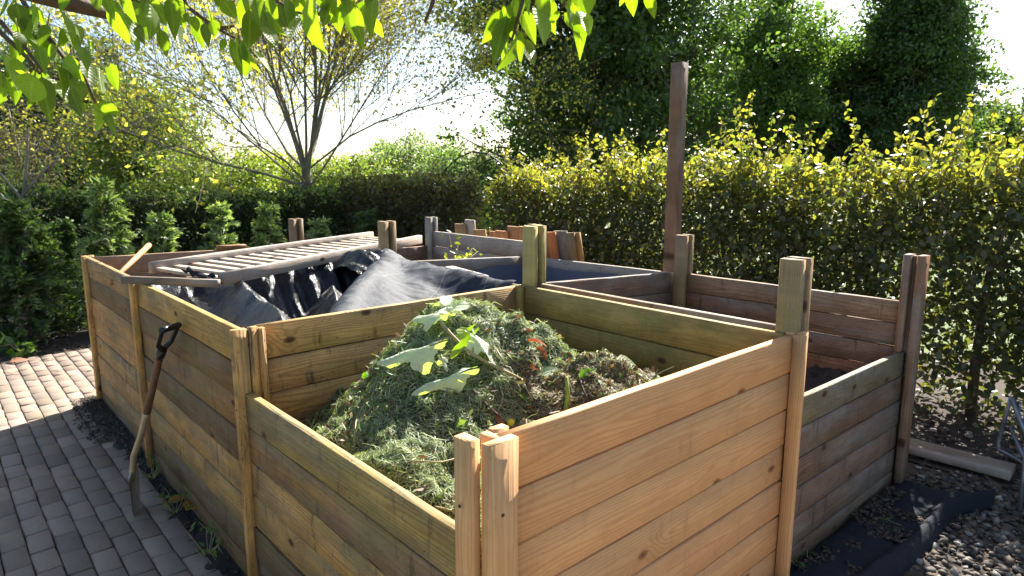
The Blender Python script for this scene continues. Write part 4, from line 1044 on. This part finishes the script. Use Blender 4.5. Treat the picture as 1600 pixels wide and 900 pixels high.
# ------------------------------------------------------------------ hedges
def hedge(label, x0, x1, y0, y1, topfn, dens, lsz, seed, dark, dark2, lite, lite2, shoots=0, zlo=.0, litz=.30, name='hedge', six=True, stems=10, axis='y', group=None, lm='leaf_hedge'):
    g = np.random.default_rng(seed); rs = random.Random(seed)
    root = thing(name, label, 'hedge', ((x0+x1)/2, (y0+y1)/2, 0), group)
    vol = (x1-x0)*(y1-y0)*1.9; N = int(vol*dens)
    x = x0+(x1-x0)*g.random(N); y = y0+(y1-y0)*g.random(N)
    tp = topfn(x, y); z = g.random(N)*2.4
    s_ = y if axis == 'y' else x
    # ragged faces, thinner near the ground
    w = (x-x0)/(x1-x0) if axis == 'y' else (y-y0)/(y1-y0)
    bul = .10*vnoise(s_*2.2, z*2.2, seed)+.03
    keep = (z < tp-.12*vnoise(x*7, y*7, seed+1)) & (w > bul) & (w < 1-bul)
    clump = vnoise(s_*3.2+11, z*3.2, seed+4)*.6+vnoise(s_*7, z*7+w*5, seed+5)*.4
    keep &= g.random(N) < np.clip(.35+1.3*clump, .3, 1)
    low = sstep(zlo, zlo+.75, z)
    keep &= g.random(N) < .16+.84*low*(.6+.4*sstep(.3, .6, vnoise(s_*4, z*4, seed+2)))
    x, y, z, tp = x[keep], y[keep], z[keep], tp[keep]
    P = np.stack([x, y, z], -1); n_ = len(P)
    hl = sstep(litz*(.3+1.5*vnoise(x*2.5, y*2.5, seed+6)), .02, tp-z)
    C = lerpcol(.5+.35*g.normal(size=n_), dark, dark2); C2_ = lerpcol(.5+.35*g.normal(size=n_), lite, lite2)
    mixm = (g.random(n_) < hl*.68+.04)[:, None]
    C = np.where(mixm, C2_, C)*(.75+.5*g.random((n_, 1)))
    Vs, Fs, Cs = [], [], []; cnt = 0
    def push(V, F, C):
        nonlocal cnt
        Vs.append(V); Fs.append(F+cnt); Cs.append(C); cnt += len(V)
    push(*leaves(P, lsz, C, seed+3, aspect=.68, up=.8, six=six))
    m = MB()
    for k in range(shoots):
        sx_ = rs.uniform(x0+.05, x1-.1); sy_ = rs.uniform(y0, y1)
        zt = float(topfn(np.array([sx_]), np.array([sy_]))[0])-.1
        L = rs.uniform(.08, .5)*(.35+1.3*vnoise(np.array([sx_*1.5]), np.array([sy_*1.8]), 70)[0]**1.5)
        p = np.array((sx_, sy_, zt-.15)); e = p+np.array((rs.gauss(0, .13), rs.gauss(0, .15), L+.15))
        m.tube([p, (p+e)/2+(rs.gauss(0, .02), rs.gauss(0, .02), 0), e], [.004, .003, .0015], 4, cap=False)
        nn_ = int(10+L*60); q = g.random(nn_)
        PP = p+(e-p)*q[:, None]+g.normal(size=(nn_, 3))*.035*(1.15-q[:, None])
        C = lerpcol(.6+.35*g.normal(size=nn_), lite, lite2)
        push(*leaves(PP, lsz*(1.15-.45*q), C, seed+50+k, aspect=.62, up=.9, six=six))
    if m.n: m.build('shoots', M['bark'], root, smooth=True)['kind'] = 'stuff'
    for k in range(stems):
        m = MB()
        f = (k+.5+rs.uniform(-.3, .3))/stems
        if axis == 'y': b = np.array(((x0+x1)/2+rs.uniform(-.2, .1), y0+(y1-y0)*f, -.05))
        else: b = np.array((x0+(x1-x0)*f, (y0+y1)/2+rs.uniform(-.15, .15), -.05))
        r = rs.uniform(.02, .038); e = b+np.array((rs.gauss(0, .05), rs.gauss(0, .05), 1.2))
        m.tube([b, b+(rs.gauss(0, .03), rs.gauss(0, .03), .5), e], [r*1.2, r, r*.45], 7)
        for j in range(5):
            h = rs.uniform(.25, 1.0); p = b+(e-b)*h; an = rs.random()*6.28; L = rs.uniform(.3, .6)
            m.tube([p, p+(math.cos(an)*L*.5, math.sin(an)*L*.5, L*.45), p+(math.cos(an)*L, math.sin(an)*L, L*.9)], [r*.4, r*.28, .003], 5, cap=False)
        m.build('stem', M['bark'], root, smooth=True)
    mesh_obj('foliage', np.concatenate(Vs), np.concatenate(Fs), M[lm], np.concatenate(Cs), parent=root)
def top_r(x, y): return np.interp(y, [-3, 1.2, 2.2, 3.2, 4.0, 4.8, 6.2], [1.9, 1.88, 1.80, 1.84, 1.84, 1.72, 1.66])+.34*fbm(y*1.6, x*1.6, 91)+.22*fbm(y*6, x*6, 92)
HD, HD2 = (.055, .078, .036), (.105, .105, .058)
HY, HY2 = (.115, .16, .05), (.28, .25, .065)
hedge('thick beech hedge with yellow sunlit shoots along the right side', 5.0, 6.0, -2.6, 6.2, top_r, 10500, .058, 500, HD, HD2, HY, HY2, shoots=330, stems=11, group='garden hedges')
def top_b(x, y): return 1.70+.2*fbm(x*1.6, y*1.6, 94)
hedge('brownish hedge section left of the gap with the metal arch', 5.15, 6.2, 7.35, 10.2, top_b, 6500, .062, 520, (.05, .055, .03), (.10, .075, .045), (.13, .15, .06), (.25, .24, .1), shoots=30, stems=4, group='garden hedges')
def top_l(x, y): return np.interp(x, [-2, 1, 2.2, 3.5, 6], [1.62, 1.62, 1.5, 1.44, 1.5])+.2*fbm(x*1.6, y*1.6, 96)
hedge('long clipped dark green hedge with a bright top along the back left', -4.0, 6.3, 10.2, 11.2, top_l, 8500, .06, 540, (.025, .045, .018), (.055, .075, .028), (.15, .2, .06), (.26, .30, .1), shoots=120, stems=12, axis='x', lm='leaf', litz=.25, group='garden hedges')

# metal arch over the gap
arch = thing('garden_arch', 'thin dark metal hoop arch spanning the gap between the hedges', 'arch', (5.75, 6.7, 0))
M['iron'] = plain('dark_iron', (.04, .045, .055), .5, .5, 40, .3, .1)
for X, L in ((5.45, [(668, 330), (680, 292), (695, 266), (715, 247), (738, 237), (762, 240), (782, 254), (798, 276), (808, 305)]), (6.15, [(712, 330), (722, 298), (738, 270), (760, 251), (785, 243), (808, 250), (826, 268), (838, 295)])):
    pts = [onx(x, y, X) for x, y in L]
    pts = [np.array((X, pts[0][1]+.03, 0))]+pts+[np.array((X, pts[-1][1]-.03, 0))]
    m = MB(); m.tube(pts, .009, 8); m.build('hoop', M['iron'], arch, smooth=True)
for (x, y, x2, y2) in ((738, 237, 785, 243), (695, 266, 738, 270), (782, 254, 826, 268)):
    m = MB(); m.tube([onx(x, y, 5.45), onx(x2, y2, 6.15)], .006, 6)
    m.build('cross_bar', M['iron'], arch, smooth=True)

# ------------------------------------------------------------------ young conifers in the bed
def conifer(label, x, y, h, r, seed, ca=(.035, .065, .025), cb=(.24, .30, .14)):
    g = np.random.default_rng(seed); rs = random.Random(seed)
    root = thing('conifer', label, 'conifer', (x, y, 0), 'young conifers in the bed')
    m = MB(); b = np.array((x, y, -.03)); tl = np.array((rs.gauss(0, .02), rs.gauss(0, .02), 0))
    m.tube([b, b+(0, 0, h*.5), b+tl+(0, 0, h)], [.022, .013, .003], 6)
    Vs, Fs, Cs = [], [], []; cnt = 0
    nf = int(150*r/.4*h/1.3)
    for k in range(nf):
        f = rs.random()**.85; z = .08+f*(h-.04); az = rs.random()*6.283
        rad = r*(1-f)**.7*rs.uniform(.5, 1.25)+.05
        d0 = np.array((math.cos(az), math.sin(az), rs.uniform(.5, 1.1)*(.6+.9*f))); d0 /= np.linalg.norm(d0)
        L = rad*rs.uniform(.8, 1.35)+.09
        p = b+tl*f+np.array((0, 0, max(.03, z-.25*rad)))
        nq = max(7, int(L/.017))
        q = np.linspace(.2, 1, nq)
        droop = np.array((0, 0, -1.0))*(q[:, None]**2.4)*L*rs.uniform(.3, .7)
        C0 = p+d0*L*q[:, None]+droop
        tang = d0*L+np.array((0, 0, -1.0))*2.4*(q[:, None]**1.4)*L*.35; tang /= np.linalg.norm(tang, axis=1)[:, None]
        side = np.cross(d0, (0, 0, 1)); side /= np.linalg.norm(side); tw = rs.uniform(-.9, .9)
        side = side*math.cos(tw)+np.cross(d0, side)*math.sin(tw)
        if k % 3 == 0: m.tube([p, C0[nq//2], C0[-1]], [.005, .0035, .0012], 4, cap=False)
        for sgn in (-1, 1):
            dd = side*sgn*.85+tang*.65
            lw = (.03+.065*np.sin(np.pi*np.clip(q*.85+.1, 0, 1)))*rs.uniform(.8, 1.2)
            colr = lerpcol(-.35+.5*rs.random()+.3*f+.85*q**2, ca, cb)
            V, F, C = leaves(C0, lw, colr, seed*997+k*2+(sgn > 0), aspect=.26, up=.4, d=dd*2.0)
            Vs.append(V); Fs.append(F+cnt); Cs.append(C); cnt += len(V)
    m.build('stem', M['bark'], root, smooth=True)
    mesh_obj('foliage', np.concatenate(Vs), np.concatenate(Fs), M['leaf_conifer'], np.concatenate(Cs), parent=root)
CON = [(.72, 8.15, 1.40, .50, 'broad dark bushy conifer by the paving at the left edge'), (1.47, 8.1, 1.56, .36, 'tallest conifer just left of the far bin corner post'),
       (2.05, 8.3, 1.18, .29, 'conifer behind the orange tool handle'), (2.70, 8.3, 1.26, .28, 'slim conifer behind the slatted frame left of the grey post'),
       (3.25, 8.2, 1.27, .26, 'conifer with drooping pale tips just left of the grey post'), (3.98, 8.3, 1.05, .26, 'small conifer just right of the farthest grey post'),
       (.05, 8.6, 1.40, .48, 'conifer mostly cut off by the left picture edge'), (4.8, 8.5, 1.1, .36, 'low dark conifer behind the post in the middle'),
       (1.13, 8.9, 1.1, .36, 'short dark conifer between the two biggest ones')]
for i, (x, y, h, r, lab) in enumerate(CON): conifer(lab, x, y, h, r, 700+i, *(((.025, .05, .02), (.13, .19, .075)) if i in (0, 6, 7, 8) else ((.035, .07, .025), (.31, .38, .19))))

# ------------------------------------------------------------------ small plants
def plant(name, label, cat, base, pts, mat, L, ca, cb, nl, seed, rad=.004, d=.02, group=None, aspect=.5, stemmat='stem'):
    g = np.random.default_rng(seed)
    root = thing(name, label, cat, tuple(base), group)
    m = MB(); P = []
    for st in pts:
        st = [np.array(p, float) for p in st]; m.tube(st, [rad*(1-.6*i/(len(st)-1)) for i in range(len(st))], 5)
        for _ in range(nl):
            s_ = g.random()*(len(st)-1)*.85+(len(st)-1)*.15; i = min(int(s_), len(st)-2); P.append(st[i]+(st[i+1]-st[i])*(s_-i))
    m.build('stem', M[stemmat], root, smooth=True)
    P = np.array(P)+g.normal(size=(len(P), 3))*d
    V, F, C = leaves(P, L, lerpcol(g.random(len(P)), ca, cb), seed, aspect=aspect, up=.6, six=True)
    mesh_obj('leaf', V, F, mat, C, parent=root)['kind'] = 'stuff'
b = ony(715, 402, 4.45); b[2] = .75
S = [[b+(rx, ry, 0), b+(rx*1.6, ry*1.6, .18), ony(px, py, 4.45+dy)] for rx, ry, px, py, dy in ((-.02, 0, 702, 366, 0), (0, .02, 716, 380, .05), (.03, 0, 738, 388, 0), (-.05, 0, 697, 398, -.05), (.05, .02, 748, 392, .06), (.02, .0, 726, 398, -.08))]
plant('weed', 'yellow green leafy weed growing in the back corner bay', 'weed', b, S, M['leaf_hedge'], .055, (.2, .26, .04), (.34, .38, .06), 9, 61, d=.025)
rs = random.Random(8)
for i, (x, y, lab) in enumerate([(.82, 3.95, 'grass tuft beside the spade blade at the bin foot'), (.80, 3.45, 'trailing green weed beside the two fallen leaves'), (.80, 2.95, 'small weed in the soil strip near the first corner post'), (2.66, 1.06, 'small bright green weed at the foot of the tall notched post'),
                                 (3.3, 1.07, 'little mossy weed at the foot of the low weathered panel')]):
    S = []
    for k in range(9):
        a = rs.random()*6.28; L = rs.uniform(.06, .16)
        S.append([(x, y, -.01), (x+math.cos(a)*L*.5, y+math.sin(a)*L*.6, L*.5), (x+math.cos(a)*L*.9*.5, y+math.sin(a)*L*1.3, L*.45)])
    plant('weed', lab, 'weed', (x, y, 0), S, M['leaf_hedge'], .035, (.05, .11, .02), (.12, .2, .04), 3, 62+i, rad=.002, d=.012, group='weeds along the bins', aspect=.35)
for i, (px, py, lab) in enumerate([(38, 545, 'bright green low weed on the soil at the paving edge'), (12, 535, 'dull low plant at the left edge below the conifer')]):
    b = onz(px, py+12, 0); S = []
    for k in range(8):
        a = rs.random()*6.28; L = rs.uniform(.1, .22); S.append([b, b+(math.cos(a)*L*.5, math.sin(a)*L*.5, L*.7), b+(math.cos(a)*L, math.sin(a)*L, L*.7)])
    plant('weed', lab, 'weed', b, S, M['leaf_hedge'], .10, (.07, .14, .03), (.2, .32, .05), 3, 72+i, d=.02, group='weeds along the bins', aspect=.6)
for i, (px, py, d, L, w, c, lab) in enumerate([(262, 786, (.9, .1, .12), .10, .055, (.36, .2, .06), 'pale tan fallen leaf at the edge of the soil strip'), (290, 798, (.7, .5, .05), .10, .085, (.42, .2, .03), 'orange yellow fallen leaf beside the tan one'),
                                               (15, 566, (1, .2, .1), .16, .07, (.35, .16, .08), 'large brown fallen leaf on the soil at the left edge')]):
    p = onz(px, py, .02)
    one_leaf('fallen_leaf', lab, 'fallen leaf', M['dryleaf'], p, d, (-.2, -.5, .8), L, w, c, 'fallen leaves on the ground', curl=.25, fold=.5)
# bare grey shrub at the far left
bs = MB(); Yb = 9.4
for L in ([(42, 330), (36, 313), (18, 292), (-6, 262)], [(32, 310), (52, 285), (72, 264), (95, 243)], [(38, 300), (40, 272), (43, 238), (44, 200)]):
    bs.tube([ony(x, y, Yb) for x, y in L], [.024, .02, .015, .008], 6)
p = ony(42, 330, Yb); bs.tube([(p[0]+.05, Yb, -.05), (p[0]+.02, Yb, .5), p], [.03, .027, .024], 7)
tag(bs.build('bare_shrub', M['bark_light'], smooth=True), 'leafless grey forked shrub in front of the hedge at the left', 'shrub')

# ------------------------------------------------------------------ cherry tree overhead
tr_base = np.array((-2.35, 1.6, -.08))
chy = thing('cherry_tree', 'cherry tree whose leafy branches hang into the top of the picture', 'tree', tuple(tr_base))
m = MB(); m.tube([tr_base, tr_base+(.03, 0, .9), tr_base+(.12, .02, 1.9), tr_base+(.3, .05, 2.5)], [.17, .13, .115, .09], 12); m.build('trunk', M['bark'], chy, smooth=True)
fork = tr_base+(.28, .04, 2.45)
def limb(pts, r0, r1):
    m = MB(); k = len(pts); m.tube(pts, [r0+(r1-r0)*i/(k-1) for i in range(k)], 8); m.build('branch', M['twig'], chy, smooth=True)
e1 = at(175, 24, 1.55)
limb([fork, at(-300, -330, 1.9), at(-90, -60, 1.6), at(55, -14, 1.5), at(115, 6, 1.5), e1], .05, .012)
l2 = [fork, at(-150, -520, 2.1), at(220, -260, 1.75), at(420, -90, 1.5), at(600, -70, 1.4), at(760, -60, 1.35), at(900, -55, 1.35), at(1040, -45, 1.3)]
limb(l2, .05, .006)
TW = [[(20, -25, 1.42), (50, 25, 1.38), (100, 90, 1.35), (135, 125, 1.33), (148, 160, 1.33)], [(-60, -10, 1.3), (-10, 40, 1.28), (40, 88, 1.26), (62, 115, 1.25)], [(-50, -40, 1.3), (-8, 25, 1.25), (40, 75, 1.22), (66, 112, 1.2)],
      [(260, -60, 1.5), (295, 12, 1.45), (335, 42, 1.42), (372, 62, 1.42)], [(395, -70, 1.45), (435, 4, 1.42), (482, 26, 1.4)], [(540, -60, 1.4), (510, 15, 1.38), (495, 24, 1.38)],
      [(835, -60, 1.33), (820, -10, 1.3), (811, 22, 1.29), (800, 62, 1.28)], [(915, -55, 1.33), (890, -12, 1.3), (878, 12, 1.3)], [(150, -40, 1.45), (190, -5, 1.42), (236, 8, 1.4)], [(985, -48, 1.3), (990, -20, 1.3)], [(690, -55, 1.4), (675, 8, 1.4), (664, 34, 1.4)],
      [(120, 120, 1.33), (100, 125, 1.32), (82, 122, 1.32)], [(335, 42, 1.42), (350, 44, 1.41), (366, 40, 1.41)]]
for T_ in TW:
    m = MB(); m.tube([at(*p) for p in T_], [.0065*(1-.6*i/(len(T_)-1)) for i in range(len(T_))], 6)
    m.build('twig', M['twig'], chy, smooth=True)
LV = '''25 5 38 48 32;50 8 70 55 25;28 48 38 83 18;100 20 130 68 26;55 118 38 165 48;65 120 78 185 32;80 120 105 160 26;85 100 108 150 26;105 85 115 120 16;125 72 140 105 18;90 75 75 92 18;45 45 58 78 20;110 135 128 185 16;150 160 152 205 18;155 158 188 185 22;160 165 180 212 14;130 160 120 178 14;0 110 8 158 16;5 135 2 165 14;140 68 147 85 12;75 38 60 70 18;100 45 92 75 16;20 0 10 15 16;
175 0 205 68 30;185 15 230 85 14;210 0 228 62 24;235 5 240 60 24;240 0 262 40 26;265 -5 275 60 26;250 45 258 85 20;215 40 228 72 18;150 -10 160 20 20;200 -15 214 40 26;225 -12 246 45 24;160 -15 178 28 22;
305 25 305 50 18;320 35 325 72 18;330 30 340 60 20;390 14 392 76 38;350 0 368 30 26;375 65 390 98 22;360 60 372 118 12;388 85 388 120 20;400 75 415 122 13;415 40 430 80 22;410 15 420 60 16;425 25 445 55 14;352 60 345 80 12;380 -15 392 25 26;290 20 294 36 10;436 5 446 58 14;398 -10 408 40 20;340 -12 352 22 22;418 -10 434 36 18;372 62 366 100 14;380 62 400 112 16;
485 -8 490 80 38;496 28 488 70 16;525 10 530 50 26;540 -5 555 65 32;555 10 565 76 24;560 60 565 72 10;572 -5 590 25 18;510 20 505 40 14;515 -10 525 28 20;470 -15 466 22 22;500 -15 512 22 24;
785 15 760 74 30;792 25 770 102 20;795 45 782 118 20;808 55 795 108 16;815 48 815 102 14;822 60 832 110 14;818 18 836 66 26;838 12 852 66 28;830 -5 825 24 18;845 -15 852 50 24;864 2 866 32 14;884 8 890 40 20;880 -10 895 15 26;903 -10 912 70 22;932 -18 918 24 26;984 -15 992 22 22;1014 -15 1020 31 22;975 -12 972 8 12;800 20 788 60 20;812 -5 800 30 22'''
Vm = {}; rs = random.Random(12); g = np.random.default_rng(12)
lm_ = MB()
for L in LV.replace('\n', '').split(';'):
    bx, by, tx, ty, w = map(float, L.split())
    D = rs.uniform(1.18, 1.42); b, e = at(bx, by, D), at(tx, ty, D+rs.uniform(-.04, .04))
    d = e-b; Ln = np.linalg.norm(d); an = rs.gauss(0, .75)
    vd = (b-np.array((0, 0, H))); vd /= np.linalg.norm(vd)
    s_ = np.cross(d/Ln, vd); nr = -vd*math.cos(an)+s_*math.sin(an)
    wm = max(w/FPX*D/max(.55, abs(math.cos(an))), Ln*.36)
    c = np.array((.12, .18, .035))*rs.uniform(.55, 1.2)
    small_leaf(lm_, b, d, nr, Ln*1.04, wm, c, curl=rs.uniform(-.25, .35), fold=rs.uniform(.05, .6), n=9)
    st = b-d/Ln*.012+np.array((0, 0, .012)); lm_.tube([st, b+d*.05], .0012, 4, col=(.2, .2, .06))
for k in range(75):
    cx_, cy_, sx_, sy_, dx = [(60, 40, 55, 30, 0), (215, 10, 60, 16, 6), (90, 110, 40, 30, 8), (400, 5, 60, 14, 6), (525, 0, 45, 14, 2), (835, 5, 40, 14, 3), (20, 90, 25, 40, 0)][k % 7]
    D = rs.uniform(1.25, 1.6); bx, by = cx_+g.normal()*sx_, min(cy_+g.normal()*sy_, 125)
    b = at(bx, by, D); e = at(bx+dx+g.normal()*14, by+rs.uniform(28, 58), D+rs.uniform(-.05, .05)); d = e-b; Ln = np.linalg.norm(d)
    vd = b-np.array((0, 0, H)); vd /= np.linalg.norm(vd); an = rs.gauss(0, .8); s_ = np.cross(d/Ln, vd)
    small_leaf(lm_, b, d, -vd*math.cos(an)+s_*math.sin(an), Ln, Ln*rs.uniform(.42, .55), np.array((.12, .185, .03))*rs.uniform(.7, 1.15), curl=rs.uniform(-.1, .25), fold=rs.uniform(.05, .4), n=8)
# leaves above the picture, shading the lower ones
for k in range(950):
    q = g.random(); i = min(int(q*6)+1, 6); p = l2[i]*(1-(q*6-int(q*6)))+l2[min(i+1, 7)]*(q*6-int(q*6))
    if k % 3 == 0: p = fork+(e1-fork)*g.random()
    p = p+g.normal(size=3)*np.array((.22, .22, .10))+np.array((0, 0, .16))
    r_ = p-np.array((0, 0, H)); c_ = r_@np.stack([_r, _u, _f]).T
    if c_[2] > 0 and c_[1]/c_[2]*FPX < 590 and abs(c_[0]/c_[2])*FPX < 1000: continue
    if c_[2] < .5 and p[2] < 2.0: continue
    d = np.array((g.normal()*.5, g.normal()*.5, -1.0))
    small_leaf(lm_, p, d, (g.normal(), g.normal(), .3), .075+.03*g.random(), .045, np.array((.12, .185, .03))*rs.uniform(.75, 1.2), curl=.1, fold=.2, n=5)
o = lm_.build('foliage', M['leaf_cherry'], chy, smooth=True)

# ------------------------------------------------------------------ light
SUN_AZ, SUN_EL = R(23), R(43)
w = bpy.data.worlds.new('World'); SC.world = w; w.use_nodes = True
nt = w.node_tree; nt.nodes.clear()
sky = nt.nodes.new('ShaderNodeTexSky'); sky.sky_type = 'NISHITA'; sky.sun_disc = False
sky.sun_elevation = SUN_EL; sky.sun_rotation = R(90)-SUN_AZ; sky.air_density = 1.0; sky.dust_density = 1.3; sky.ozone_density = 1.0
bgn = nt.nodes.new('ShaderNodeBackground'); bgn.inputs[1].default_value = .066
ow = nt.nodes.new('ShaderNodeOutputWorld'); nt.links.new(sky.outputs[0], bgn.inputs[0]); nt.links.new(bgn.outputs[0], ow.inputs[0])
ld = bpy.data.lights.new('sun', 'SUN'); ld.energy = 5.0; ld.angle = R(.53); ld.color = (1, .95, .86)
lo_ = bpy.data.objects.new('sun', ld); COL.objects.link(lo_)
sv = Vector((math.cos(SUN_EL)*math.cos(SUN_AZ), math.cos(SUN_EL)*math.sin(SUN_AZ), math.sin(SUN_EL)))
lo_.rotation_euler = sv.to_track_quat('Z', 'Y').to_euler(); lo_.location = (6, 4, 12)
SC.view_settings.view_transform = 'Standard'; SC.view_settings.look = 'None'; SC.view_settings.gamma = 1.0
SC.view_settings.use_curve_mapping = False
SC.view_settings.exposure = 1.95
SC.render.engine = 'CYCLES'
cy = SC.cycles
cy.use_denoising = True
cy.max_bounces = 8; cy.diffuse_bounces = 4; cy.glossy_bounces = 3; cy.transmission_bounces = 6
cy.use_adaptive_sampling = True; cy.adaptive_threshold = .02
cy.sample_clamp_indirect = 8
